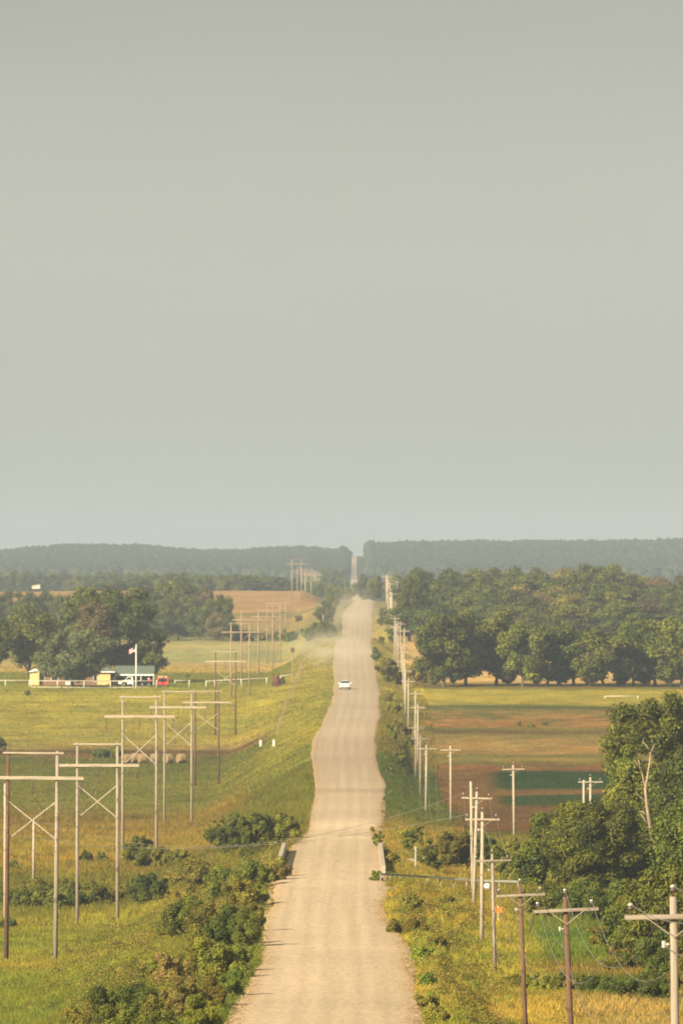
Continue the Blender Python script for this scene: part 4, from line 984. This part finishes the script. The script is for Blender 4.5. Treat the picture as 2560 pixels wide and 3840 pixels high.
def post(name, px, py_b, py_t, label, cat, r=.06, mat='galv', band=None, d=None):
    d = d or hit(px, py_b); x = pix(px, d); z = float(terrain(x, d)); H = zpix(py_t, d)-z
    o = thing(name, (x, d, z), label, cat); m = MB(); m.tube([(0,0,-.2),(0,0,H*(.55 if band else 1))], [r, r], 8); m.build('post', M[mat], o)
    if band: m = MB(); m.tube([(0,0,H*.55),(0,0,H)], [r*1.05, r*1.05], 8); m.build('marker_band', M[band], o)
    return o
post('marker_post', 1558, 3262, 3175, 'slim grey marker post on the creek bank past the bridge', 'marker post', .09)
post('marker_post', 1749, 3338, 3294, 'red and white marker post at the end of the guardrail', 'marker post', .07, 'white_paint', 'orange', d=800)
post('marker_post', 1775, 3405, 3366, 'small orange marker stake at the foot of the pale poles', 'marker post', .06, 'orange')
# pipeline sign
dd = 690; x_ = pix(1866, dd); o = thing('warning_sign', (x_, dd, float(terrain(x_, dd))), 'small square orange sign on a thin stake beside the fourth pole', 'sign')
zt = zpix(3412, dd) - o.location.z
m = MB(); m.tube([(0,.03,-.2),(0,.03,zt+.1)], [.025,.025], 6); m.build('stake', M['white_paint'], o)
m = MB(); m.box((0, -.01, zt), (.30, .012, .19)); m.build('sign_plate', M['orange'], o)
m = MB(); m.tube([(0,.03,zt+.16),(0,.03,zt+.28)], [.05,.03], 8); m.build('cap', M['white_paint'], o)
dd = 790; x_ = pix(1826, dd); o = thing('utility_pedestal', (x_, dd, float(terrain(x_, dd))), 'rounded pale green utility box between the pale poles', 'utility box')
zt = zpix(3312, dd) - o.location.z
m = MB(); m.box((0, 0, zt*.5-.2), (.05, .05, zt*.5-.1)); m.build('post', M['galv'], o)
m = MB(); m.tube([(0,0,zt-.75),(0,0,zt-.7),(0,0,zt-.15),(0,0,zt)], [.2,.3,.3,.12], 12); m.build('dome', M['white_paint'], o, smooth=True)
# reflective culvert posts in the pasture
for px, lb in ((977, 'short white post, road-distant one of a pair at the pasture ditch'), (1026, 'short white post, road-side one of a pair at the pasture ditch')):
    d = hit(px, 2798); x_ = pix(px, d); z = float(terrain(x_, d)); o = thing('gate_post', (x_, d, z), lb, 'post', 'pair of white posts'); H = zpix(2776, d)-z
    m = MB(); m.box((0, 0, H/2-.1), (.17, .12, H/2+.1)); m.build('post', M['white_paint'], o, bevel=.02)
    m = MB(); m.box((0, -.02, H+.02), (.20, .15, .03)); m.build('cap', M['white_paint'], o)
# post with a board, in front of the hedge
d = hit(1097, 2565); x_ = pix(1097, d); z = float(terrain(x_, d)); o = thing('sign_post', (x_, d, z), 'weathered pole with a small dark board, standing in the dusty pasture', 'sign'); H = zpix(2428, d)-z
m = MB(); m.tube([(0,0,-.2),(0,0,H)], [.11,.09], 8); m.build('pole', M['wood_far'], o)
m = MB(); m.box((0, -.14, H-.55), (.42, .03, .5)); m.build('board', M['wood_brown'], o, bevel=.01)
d = hit(1560+0, 2790) 
# fence of brown posts following the pasture edge beside the road
fpts = [(1135,2500),(1118,2540),(1100,2585),(1085,2615),(1072,2650),(1060,2690),(1048,2730),(1035,2765)]
W_ = [place(a, b) for a, b in fpts]
o = thing('pasture_fence', W_[0], 'rusty wire fence on brown posts running down the pasture edge beside the road', 'fence'); B0 = o.location.copy()
allp = []
for a, b in zip(W_[:-1], W_[1:]):
    L0 = math.dist(a[:2], b[:2]); k = max(1, int(L0/17))
    for i in range(k):
        t = i/k; x_ = a[0]+(b[0]-a[0])*t; y_ = a[1]+(b[1]-a[1])*t; allp.append(Vector((x_, y_, float(terrain(x_, y_)))))
for p in allp[:95]:
    m = MB(); q_ = p-B0; m.tube([tuple(q_-Vector((0,0,.2))), tuple(q_+Vector((0,0,1.35)))], [.07,.06], 6); m.build('fence_post', M['wood_far'], o)
for hz in (.45, .8, 1.15):
    m = MB(); m.tube([tuple(p-B0+Vector((0,-.09,hz))) for p in allp], [.008]*len(allp), 4); m.build('wire', M['rust'], o)

# ------------------------------------------------------------------ white pipe fences of the farm
def pipe_fence(label, pts, posts, rails, w=.075):
    P3 = []
    for px, dd in pts:
        x_ = pix(px, dd); P3.append(Vector((x_, dd, float(terrain(x_, dd)))))
    o = thing('pipe_fence', P3[0], label, 'fence', 'white pipe fences of the farm'); B0 = o.location.copy()
    for hz in rails:
        m = MB()
        for a, b in zip(P3[:-1], P3[1:]): m.tube([tuple(a-B0+Vector((0,0,hz))), tuple(b-B0+Vector((0,0,hz)))], [w, w], 8)
        m.build('rail', M['fence_white'], o, smooth=True)
    for px in posts:
        i = next((k for k in range(len(pts)-1) if pts[k][0] <= px <= pts[k+1][0]), 0)
        t = (px-pts[i][0])/(pts[i+1][0]-pts[i][0]); p = P3[i].lerp(P3[i+1], t)-B0
        m = MB(); m.tube([tuple(p-Vector((0,0,.2))), tuple(p+Vector((0,0,max(rails)+.12)))], [.13,.12], 8); m.build('fence_post', M['fence_white'], o, smooth=True)
    return o
pipe_fence('white pipe fence crossing the lawn towards the white gable', [(-60,1963),(113,1960)], [-58, 22, 111], [1.45])
pipe_fence('long white pipe fence in front of the farmhouse', [(119,1956),(420,1956),(590,1956)], [120,217,316,415,500,588], [.12, 1.5])
pipe_fence('short white pipe fence past the red wagon', [(655,1962),(712,1962)], [657,710], [1.45])
pipe_fence('white pipe fence running towards the rusty machine', [(772,1962),(1010,1960)], [773,806,905,1000], [1.35])
pipe_fence('white pipe fence between the rusty machine and the road fence', [(1050,1962),(1098,1962)], [1052,1097], [1.35])
pipe_fence('low white pipe rail at the edge of the crop field under the tree line', [(2265,1800),(2392,1800)], [2267,2390], [.5], .07)
# far barn
d = 4150; x_ = pix(137, d); z = zpix(2208, d)
o = thing('barn', (x_, d, z), 'tiny pale barn with a sloping roof on the far straw field', 'barn')
m = MB(); m.prism([(-1.9,0),(1.7,0),(1.7,2.1),(-1.9,1.4)], 0, 6); m.build('wall', M['fence_white'], o)
m = MB(); m.prism([(-2.1,1.42),(1.9,2.2),(1.9,2.32),(-2.1,1.54)], -.3, 6.3); m.build('roof', M['galv'], o)

# ------------------------------------------------------------------ farmhouse
d0 = 1985.0
def U(px): return pix(px, d0)
zg = float(terrain(U(270), d0)) - .02
ux0, ux1 = U(112), U(425); hx = (ux0+ux1)/2
o = thing('farmhouse', (hx, d0, zg), 'long low farmhouse with yellow siding, brick middle and green metal roof', 'house')
wh = 2.95
a0, a1 = ux0-hx, ux1-hx
bl = U(148)-hx; br = U(365)-hx
m = MB(); m.box(((a0+bl)/2, 4.2, wh/2), ((bl-a0)/2, 4.2, wh/2)); m.build('wall', M['siding'], o)
m = MB(); m.box(((bl+br)/2, 4.6, wh/2-.002), ((br-bl)/2-.002, 3.8, wh/2)); w_ = m.build('wall', M['brick'], o); w_['label'] = 'brown brick middle wall'
m = MB(); m.box(((br+a1)/2-.3, 4.0, wh/2-.003), ((a1-br)/2-.3, 4.0, wh/2)); m.build('wall', M['siding'], o)
m = MB(); m.box((a1-.3+.15, 4.3, wh/2-.004), (.44, 3.6, wh/2-.05)); w_ = m.build('wall', M['dark_wall'], o); w_['label'] = 'end wall beside the carport, shade painted into its colour'  # dark colour paints in the shade on the end away from the sun
def window(x, w, h, z, y=-.02):
    m = MB(); m.box((x, y, z), (w/2+.09, .05, h/2+.09)); f = m.build('window', M['white_paint'], o, bevel=.01)
    m = MB(); m.box((x, y-.045, z), (w/2, .02, h/2)); m.build('pane', M['glass'], f)
window(U(160)-hx, .8, 1.2, 1.65, .74); window(U(358)-hx-.0, .7, 1.35, 1.55, -.04); window(U(205)-hx, 1.3, 1.1, 1.6, .78); window(U(300)-hx, 1.3, 1.1, 1.6, .78)
m = MB(); m.box((U(255)-hx, .77, 1.05), (.5, .04, 1.05)); dr = m.build('door', M['white_paint'], o, bevel=.01)
m = MB(); m.tube([(U(255)-hx+.38, .70, 1.0), (U(255)-hx+.38, .66, 1.0)], [.05, .05], 8); m.build('handle', M['rim'], dr)
# hip roof on the main part, small gable on the end
def solid(name, vs, fs, mat, parent): m = MB(); m.add(vs, fs); return m.build(name, M[mat], parent)
e = .55; rz_ = 2.45; x0_, x1_, y0_, y1_ = bl-.2, a1+.45, -e, 8.9
vs = [(x0_, y0_, wh+.02), (x1_, y0_, wh+.02), (x1_, y1_, wh+.02), (x0_, y1_, wh+.02), (x0_+3.8, 4.2, wh+rz_), (x1_-4.4, 4.2, wh+rz_)]
rf = solid('roof', vs, [(0,1,5,4),(1,2,5),(2,3,4,5),(3,0,4),(0,3,2,1)], 'green_roof', o)
m = MB(); m.box(((x0_+x1_)/2, y0_-.03, wh-.07), ((x1_-x0_)/2, .03, .11)); m.build('fascia', M['white_paint'], rf)
m = MB(); m.box((hx*0+U(250)-hx, 5.0, wh+rz_+.2), (.35, .35, .8)); m.build('chimney', M['brick'], rf)
vs = [(a0-.4, -.5, wh-.1), ((a0+bl)/2+.2, -.5, wh+.75), (bl+.5, -.5, wh+.25), (a0-.4, 8.8, wh-.1), ((a0+bl)/2+.2, 8.8, wh+.75), (bl+.5, 8.8, wh+.25)]
gr = solid('roof', vs, [(0,1,2),(3,5,4),(0,3,4,1),(1,4,5,2),(0,2,5,3)], 'white_paint', o); gr['label'] = 'pale end roof'
# carport
dc = 1992.0; xa, xb = U(428), U(577); cx = (xa+xb)/2; zc_ = float(terrain(cx, dc)); o = thing('carport', (cx, dc, zc_), 'open carport with green metal roof at the end of the farmhouse', 'carport')
hw = (xb-xa)/2
m = MB(); m.add([(-hw,-3,2.35),(hw,-3,2.35),(hw+.0,3,4.15),(-hw,3,4.15),(-hw,-3,2.27),(hw,-3,2.27),(hw,3,4.07),(-hw,3,4.07)], [(0,1,2,3),(7,6,5,4),(0,4,5,1),(1,5,6,2),(2,6,7,3),(3,7,4,0)]); r_ = m.build('roof', M['green_roof'], o)
m = MB(); m.box((0, -3.04, 2.22), (hw, .03, .16)); m.build('fascia', M['white_paint'], r_)
for x in (-hw+.15, -hw*.33, hw*.33, hw-.15):
    for y, h in ((-2.8, 2.3), (2.8, 3.95)):
        m = MB(); m.box((x, y, h/2-.03), (.07, .07, h/2)); m.build('post', M['white_paint'], o)
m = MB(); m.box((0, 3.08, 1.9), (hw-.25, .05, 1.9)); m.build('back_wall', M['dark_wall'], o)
# flagpole
d = 1950; x_ = pix(511, d); z = float(terrain(x_, d)); H = zpix(2417, d)-z
o = thing('flagpole', (x_, d, z), 'tall white flagpole with a small flag in front of the carport', 'flagpole')
m = MB(); m.tube([(0,0,-.2),(0,0,H*.4),(0,0,H)], [.17,.13,.09], 10); m.build('pole', M['white_paint'], o, smooth=True)
m = MB(); m.tube([(0,0,H),(0,0,H+.1),(0,0,H+.2)], [.05,.12,.04], 8); m.build('finial', M['rim'], o)
flag = thing('flag', (x_, d, z+H), 'small striped flag drooping from the flagpole', 'flag')
nx, nz = 9, 13
def fp(i, j):
    u_ = i/nx; s_ = j/nz; return (-.12-1.35*u_, .12*math.sin(u_*5+s_), -.55 - s_*1.0 - .45*u_**1.3 + .05*math.sin(u_*6))
ms = {'stripe': (MB(), 'flag_red'), 'field': (MB(), 'white_paint'), 'canton': (MB(), 'flag_blue')}
for i in range(nx):
    for j in range(nz):
        key = 'canton' if (i < 4 and j < 7) else ('stripe' if j % 2 == 0 else 'field')
        q4 = [fp(i, j), fp(i+1, j), fp(i+1, j+1), fp(i, j+1)]; back = [(a, b+.012, c) for a, b, c in q4]
        ms[key][0].add(q4+back, [(0,1,2,3),(7,6,5,4),(0,4,5,1),(1,5,6,2),(2,6,7,3),(3,7,4,0)])
for kx, (m, mt) in ms.items(): m.build(kx, M[mt], flag)

# ------------------------------------------------------------------ vehicles
def wheel(parent, x, y, z, r, w, axis='x'):
    m = MB(); a = (1, 0, 0) if axis == 'x' else (0, 1, 0)
    c = Vector((x, y, z)); A = Vector(a)
    m.tube([c-A*w/2, c-A*w*.35, c+A*w*.35, c+A*w/2], [r*.9, r, r, r*.9], 20)
    wo = link('wheel', m.mesh('wheel', M['tyre'], smooth=False), parent)
    m = MB(); m.tube([c-A*(w/2+.012), c+A*(w/2+.012)], [r*.58, r*.58], 16); m.build('rim', M['rim'], wo)
def loft(secs, caps=True):
    """list of closed rings with equal count"""
    m = MB(); n = len(secs[0])
    for s in secs: m.v += [tuple(p) for p in s]
    for i in range(len(secs)-1):
        for k in range(n): m.f.append((i*n+k, i*n+(k+1) % n, (i+1)*n+(k+1) % n, (i+1)*n+k))
    m.f.append(tuple(range(n))); m.f.append(tuple((len(secs)-1)*n+k for k in range(n))); return m
# white car driving towards the camera
dcar = 1862.0; xcar = pix(1293, dcar); zcar = float(terrain(xcar, dcar)) + .14
o = thing('car', (xcar, dcar, zcar), 'white car driving towards the camera on the gravel road, dust behind it', 'car')
def csec(y, hw, zb, zt, sh=.78):   # body cross-section
    return [(-hw*.92, y, zb), (hw*.92, y, zb), (hw, y, zb+.18), (hw, y, (zb+zt)/2+.05), (hw*.93, y, zt-.05), (hw*sh, y, zt), (-hw*sh, y, zt), (-hw*.93, y, zt-.05), (-hw, y, (zb+zt)/2+.05), (-hw, y, zb+.18)]
S = 1.12
body = loft([csec(-2.35, .80, .34, .66), csec(-2.25, .90, .27, .74), csec(-1.7, .95, .24, .86), csec(-1.0, .97, .24, .98), csec(0, .97, .24, 1.0), csec(1.5, .97, .24, 1.02), csec(2.1, .93, .27, .98), csec(2.3, .82, .36, .85)])
b_ = body.build('body', M['car_white'], o, smooth=False)
def ksec(y, hw, zt, zb=.96, tw=.72): return [(-hw, y, zb), (hw, y, zb), (hw*.9, y, (zb+zt)/2), (hw*tw, y, zt), (-hw*tw, y, zt), (-hw*.9, y, (zb+zt)/2)]
cab = loft([ksec(-.95, .86, 1.0), ksec(-.35, .84, 1.46), ksec(.5, .84, 1.52), ksec(1.2, .82, 1.44), ksec(1.85, .80, 1.04)]); cab.build('cabin', M['car_white'], o)
m = MB(); m.add([(-.76,-.97,1.03),(.76,-.97,1.03),(.60,-.40,1.43),(-.60,-.40,1.43),(-.76,-.92,1.01),(.76,-.92,1.01),(.60,-.36,1.41),(-.60,-.36,1.41)], [(0,1,2,3),(7,6,5,4),(0,4,5,1),(1,5,6,2),(2,6,7,3),(3,7,4,0)]); m.build('windscreen', M['glass'], o)
for s in (-1, 1):
    m = MB(); m.add([(s*.865,-.7,1.05),(s*.85,1.4,1.05),(s*.72,1.1,1.38),(s*.72,-.3,1.4)], [(0,1,2,3)]); m.v += [(a-s*.03, b, c) for a, b, c in m.v]; m.f += [(7,6,5,4),(0,4,5,1),(1,5,6,2),(2,6,7,3),(3,7,4,0)]; m.build('side_window', M['glass'], o)
    m = MB(); m.box((s*1.06, -.62, 1.06), (.13, .09, .09)); m.build('mirror', M['car_white'], o, bevel=.03)
    m = MB(); m.box((s*.66, -2.29, .68), (.17, .06, .07)); m.build('headlight', M['lamp'], o, bevel=.02)
    for y in (-1.45, 1.45): wheel(o, s*.84, y, .33, .33, .22)
m = MB(); m.box((0, -2.33, .60), (.38, .04, .045)); m.build('grille', M['black'], o)
m = MB(); m.box((0, -2.30, .36), (.78, .07, .08)); m.build('lower_bumper', M['black'], o, bevel=.02)
m = MB(); m.box((0, -2.385, .47), (.26, .012, .06)); m.build('number_plate', M['white_paint'], o)
o.scale = (S, S, S*1.05); o.rotation_euler = (0, 0, R(-1))
# white flatbed truck by the house, facing left
dt = 1968.0; xt = pix(506, dt); zt = float(terrain(xt, dt)); o = thing('flatbed_truck', (xt, dt, zt), 'white flatbed pickup truck parked in front of the carport', 'truck')
prof = [(-3.45,.55),(-3.5,.95),(-3.3,1.25),(-2.2,1.38),(-1.45,2.05),(-.45,2.1),(-.38,1.2),(-.38,.55),(-1.6,.5),(-1.75,.85),(-2.1,.98),(-2.5,.95),(-2.75,.8),(-2.85,.5)]
m = MB(); m.prism(prof, -.95, .95); m.build('cab', M['car_white'], o, bevel=.02)
for y, s in ((-.97, -1), (.97, 1)):
    m = MB(); m.prism([(-2.0,1.42),(-1.4,1.95),(-.75,1.97),(-.75,1.42)], min(y, y+s*.02), max(y, y+s*.02)); m.build('side_window', M['glass'], o)
m = MB(); m.add([(-2.18,-.8,1.42),(-2.18,.8,1.42),(-1.5,.75,2.03),(-1.5,-.75,2.03)], [(0,1,2,3)]); m.v += [(a-.03, b, c+.02) for a, b, c in m.v]; m.f += [(7,6,5,4),(0,4,5,1),(1,5,6,2),(2,6,7,3),(3,7,4,0)]; m.build('windscreen', M['glass'], o)
m = MB(); m.box((1.6, 0, 1.0), (1.95, 1.05, .09)); m.build('flatbed', M['black'], o)
m = MB(); m.box((-.27, 0, 1.5), (.06, 1.0, .5)); m.build('headboard', M['black'], o)
m = MB(); m.box((1.5, 0, .75), (1.9, .35, .14)); m.build('chassis', M['black'], o)
m = MB(); m.box((3.15, -.5, 1.25), (.38, .42, .3)); m.build('tool_box', M['red_paint'], o, bevel=.03)
m = MB(); m.box((3.0, -.5, 1.68), (.2, .3, .12)); m.build('water_jug', M['white_paint'], o, bevel=.04)
for x in (-2.3, 1.6, 3.0):
    for y in (-.88, .88): wheel(o, x, y, .42, .42, .26, 'y')
m = MB(); m.box((-3.53, 0, .6), (.06, .95, .14)); m.build('bumper', M['rim'], o, bevel=.02)
for y in (-.75, .75): m = MB(); m.box((-3.47, y, 1.0), (.05, .14, .1)); m.build('headlight', M['lamp'], o, bevel=.01)
# red wagon seen from the rear
dt = 1958.0; xt = pix(611, dt); zt = float(terrain(xt, dt)); o = thing('red_wagon', (xt, dt, zt), 'bright red enclosed farm wagon with dark rear opening and tan top, past the truck', 'wagon')
m = MB(); m.prism([(-1.22,.45),(1.22,.45),(1.2,1.75),(1.05,2.1),(-1.05,2.1),(-1.2,1.75)], -1.8, 1.8); m.build('body', M['red_paint'], o, bevel=.04)
m = MB(); m.box((0, -1.84, 1.62), (.9, .03, .36)); m.build('rear_window', M['glass'], o, bevel=.02)
m = MB(); m.prism([(-1.12,2.1),(1.12,2.1),(.95,2.5),(-.95,2.5)], -1.7, 1.7); m.build('roof', M['tan_canvas'], o, bevel=.05)
m = MB(); m.box((0, -1.9, .55), (1.2, .1, .1)); m.build('bumper', M['rust'], o, bevel=.02)
for s in (-1, 1):
    m = MB(); m.box((s*1.02, -1.85, 1.0), (.1, .04, .16)); m.build('tail_light', M['orange'], o)
    for y in (-1.1, 1.1): wheel(o, s*1.08, y, .4, .4, .24)
# rusty machine near the fence
dt = 1935.0; xt = pix(1036, dt); zt = float(terrain(xt, dt)); o = thing('farm_implement', (xt, dt, zt), 'dark rusty upright farm machine standing beside the white fence', 'farm machine')
m = MB(); m.tube([(0,0,.3),(0,0,.9),(0,0,1.7),(0,0,2.2)], [.55,.85,.8,.5], 12); m.build('drum', M['rust'], o)
m = MB(); m.box((0,0,.25), (.9,.7,.22)); m.build('frame', M['rust'], o, bevel=.03)
for s in (-1, 1): m = MB(); m.tube([(s*.5,0,1.9),(s*.62,0,2.85)], [.14,.12], 8); m.build('chute', M['rust'], o)
m = MB(); m.bar((.3,-.7,.4), (.7,-.8,1.9), .12); m.build('lever', M['rust'], o)
for s in (-1, 1): wheel(o, s*.85, 0, .38, .38, .2)
# round hay bales
for i, (px, r_) in enumerate([(476,.78),(506,.82),(534,.85),(580,.8),(631,.83),(680,.82)]):
    dd = 1598 + (i % 2)*3; x_ = pix(px, dd); z = float(terrain(x_, dd)); g = np.random.default_rng(i)
    o = thing('hay_bale', (x_, dd, z), f'round tan hay bale, {nth(i+1)} along the row towards the road', 'hay bale', 'round hay bales in a row')
    m = MB(); m.tube([(-.62,0,r_-.05),(-.55,0,r_-.05),(0,0,r_-.05),(.55,0,r_-.05),(.62,0,r_-.05)], [r_*.93, r_, r_*1.02, r_, r_*.93], 24)
    m.build('bale', M['hay'], o, smooth=False); m = MB()
    for x in (-.35, 0, .35): m.tube([(x-.015,0,r_-.05),(x+.015,0,r_-.05)], [r_*1.03, r_*1.03], 24)
    m.build('twine', M['tan_canvas'], o); o.rotation_euler = (0, 0, R(25+g.uniform(-14, 14)))

# ------------------------------------------------------------------ air
def volume_mat(name, col, dens, noise=None, aniso=0.0):
    m = bpy.data.materials.new(name); m.use_nodes = True; nt = m.node_tree; nt.nodes.clear(); L = nt.links.new
    out = N(nt, 'ShaderNodeOutputMaterial'); v = N(nt, 'ShaderNodeVolumePrincipled'); L(v.outputs[0], out.inputs['Volume'])
    v.inputs['Color'].default_value = (*col, 1); v.inputs['Density'].default_value = dens; v.inputs['Anisotropy'].default_value = aniso
    if noise: noise(nt, v, L)
    return m
HAZE = 0.80e-4
m = MB(); m.box((0, 6100, 33), (4200, 6700, 77)); hz = m.mesh('haze', volume_mat('haze_air', (.57, .67, .79), HAZE))
hz = link('haze', hz); tag(hz, kind='stuff')
def dust_noise(nt, v, L, dens=.0042):
    tc = N(nt, 'ShaderNodeTexCoord'); ln = N(nt, 'ShaderNodeVectorMath', operation='LENGTH'); L(tc.outputs['Object'], ln.inputs[0])
    mr = N(nt, 'ShaderNodeMapRange', interpolation_type='SMOOTHSTEP'); mr.inputs[1].default_value = .25; mr.inputs[2].default_value = .98; mr.inputs[3].default_value = 1; mr.inputs[4].default_value = 0
    L(ln.outputs['Value'], mr.inputs[0])
    no = N(nt, 'ShaderNodeTexNoise'); no.inputs['Scale'].default_value = 2.2; no.inputs['Detail'].default_value = 3; L(tc.outputs['Object'], no.inputs['Vector'])
    nr_ = N(nt, 'ShaderNodeMapRange'); nr_.inputs[1].default_value = .3; nr_.inputs[2].default_value = .7; L(no.outputs['Fac'], nr_.inputs[0])
    a = N(nt, 'ShaderNodeMath', operation='MULTIPLY'); L(mr.outputs[0], a.inputs[0]); L(nr_.outputs[0], a.inputs[1])
    b = N(nt, 'ShaderNodeMath', operation='MULTIPLY'); b.inputs[1].default_value = dens; L(a.outputs[0], b.inputs[0]); L(b.outputs[0], v.inputs['Density'])
v, f = ico(3)
for i, (x_, d_, zc_, sx_, sy_, sz_, dn) in enumerate([(-6, 2110, 2.6, 12, 210, 4.6, .0075), (-3, 2950, 3.0, 13, 420, 5.5, .0036)]):
    me = np_mesh('dust_cloud', v, f, mat=volume_mat('road_dust', (.95, .84, .62), .003, (lambda nt, vv, L, dn=dn: dust_noise(nt, vv, L, dn))))
    o = link('dust_cloud', me); o.scale = (sx_, sy_, sz_); o.location = (x_, d_, float(terrain(-1.5, d_)) + zc_); tag(o, kind='stuff')
    sl = (float(terrain(-1.5, d_+sy_*.6)) - float(terrain(-1.5, d_-sy_*.6)))/(1.2*sy_); o.rotation_euler = (math.atan(sl)*.8, 0, R(1.0 if i == 0 else 0))

# ------------------------------------------------------------------ light, sky, camera
EL, AZ = 27.0, 222.0          # sun behind the camera and to its left (azimuth clockwise from +Y)
w = bpy.data.worlds.new('World'); sc.world = w; w.use_nodes = True; nt = w.node_tree
bg = nt.nodes['Background']; sky = N(nt, 'ShaderNodeTexSky', sky_type='NISHITA'); sky.sun_disc = False
sky.sun_elevation = R(EL); sky.sun_rotation = R(AZ); sky.air_density = 1.0; sky.dust_density = 6.0; sky.ozone_density = 1.0; sky.altitude = 300
tint = N(nt, 'ShaderNodeMixRGB', blend_type='MIX'); tint.inputs[0].default_value = .78; tint.inputs[2].default_value = (4.56, 4.66, 3.92, 1)
nt.links.new(sky.outputs[0], tint.inputs[1]); nt.links.new(tint.outputs[0], bg.inputs['Color']); bg.inputs['Strength'].default_value = .067
gm = N(nt, 'ShaderNodeTexCoord'); gs = N(nt, 'ShaderNodeSeparateXYZ'); nt.links.new(gm.outputs['Generated'], gs.inputs[0])
gr_ = N(nt, 'ShaderNodeMapRange', interpolation_type='SMOOTHSTEP'); nt.links.new(gs.outputs[2], gr_.inputs[0])
for k_, v_ in enumerate((.030, .078, 1.0, .74)): gr_.inputs[k_+1].default_value = v_
cl_ = N(nt, 'ShaderNodeTexNoise'); cl_.inputs['Scale'].default_value = 9; cl_.inputs['Detail'].default_value = 3
cm_ = N(nt, 'ShaderNodeMapping'); cm_.inputs['Scale'].default_value = (1, 1, 4); nt.links.new(gm.outputs['Generated'], cm_.inputs[0]); nt.links.new(cm_.outputs[0], cl_.inputs['Vector'])
cr_ = N(nt, 'ShaderNodeMapRange'); nt.links.new(cl_.outputs['Fac'], cr_.inputs[0])
for k_, v_ in enumerate((.3, .7, .97, 1.03)): cr_.inputs[k_+1].default_value = v_
mm_ = N(nt, 'ShaderNodeMath', operation='MULTIPLY'); nt.links.new(gr_.outputs[0], mm_.inputs[0]); nt.links.new(cr_.outputs[0], mm_.inputs[1])
gv = N(nt, 'ShaderNodeVectorMath', operation='SCALE'); nt.links.new(tint.outputs[0], gv.inputs[0]); nt.links.new(mm_.outputs[0], gv.inputs['Scale']); nt.links.new(gv.outputs[0], bg.inputs['Color'])
sd = bpy.data.lights.new('sun', 'SUN'); sd.energy = 5.0; sd.angle = R(.6); sd.color = (1.0, .86, .64)
so = bpy.data.objects.new('sun', sd); COL.objects.link(so); so.location = (-300, -300, 300)
dirv = Vector((math.sin(R(AZ))*math.cos(R(EL)), math.cos(R(AZ))*math.cos(R(EL)), math.sin(R(EL))))
so.rotation_euler = dirv.to_track_quat('Z', 'Y').to_euler()
cam = bpy.data.cameras.new('camera'); co = bpy.data.objects.new('camera', cam); COL.objects.link(co); sc.camera = co
cam.sensor_fit = 'VERTICAL'; cam.sensor_height = 22.3; cam.lens = 200.0*(34439/34440.)
cam.shift_x = (1280-VX)/3840; cam.shift_y = (VY-1920)/3840
cam.clip_start = 1; cam.clip_end = 40000
co.location = (0, 0, ZC); co.rotation_euler = (R(90), 0, 0)
cam.dof.use_dof = True; cam.dof.focus_distance = 430; cam.dof.aperture_fstop = 2.8
vs_ = sc.view_settings; vs_.view_transform = 'Standard'; vs_.look = 'None'; vs_.exposure = 1.08; vs_.gamma = 1
sc.render.engine = 'CYCLES'
cy = sc.cycles; cy.use_denoising = True; cy.max_bounces = 5; cy.diffuse_bounces = 2; cy.glossy_bounces = 2; cy.transmission_bounces = 2; cy.volume_bounces = 0; cy.transparent_max_bounces = 6
cy.filter_width = 1.7
sc.render.film_transparent = False
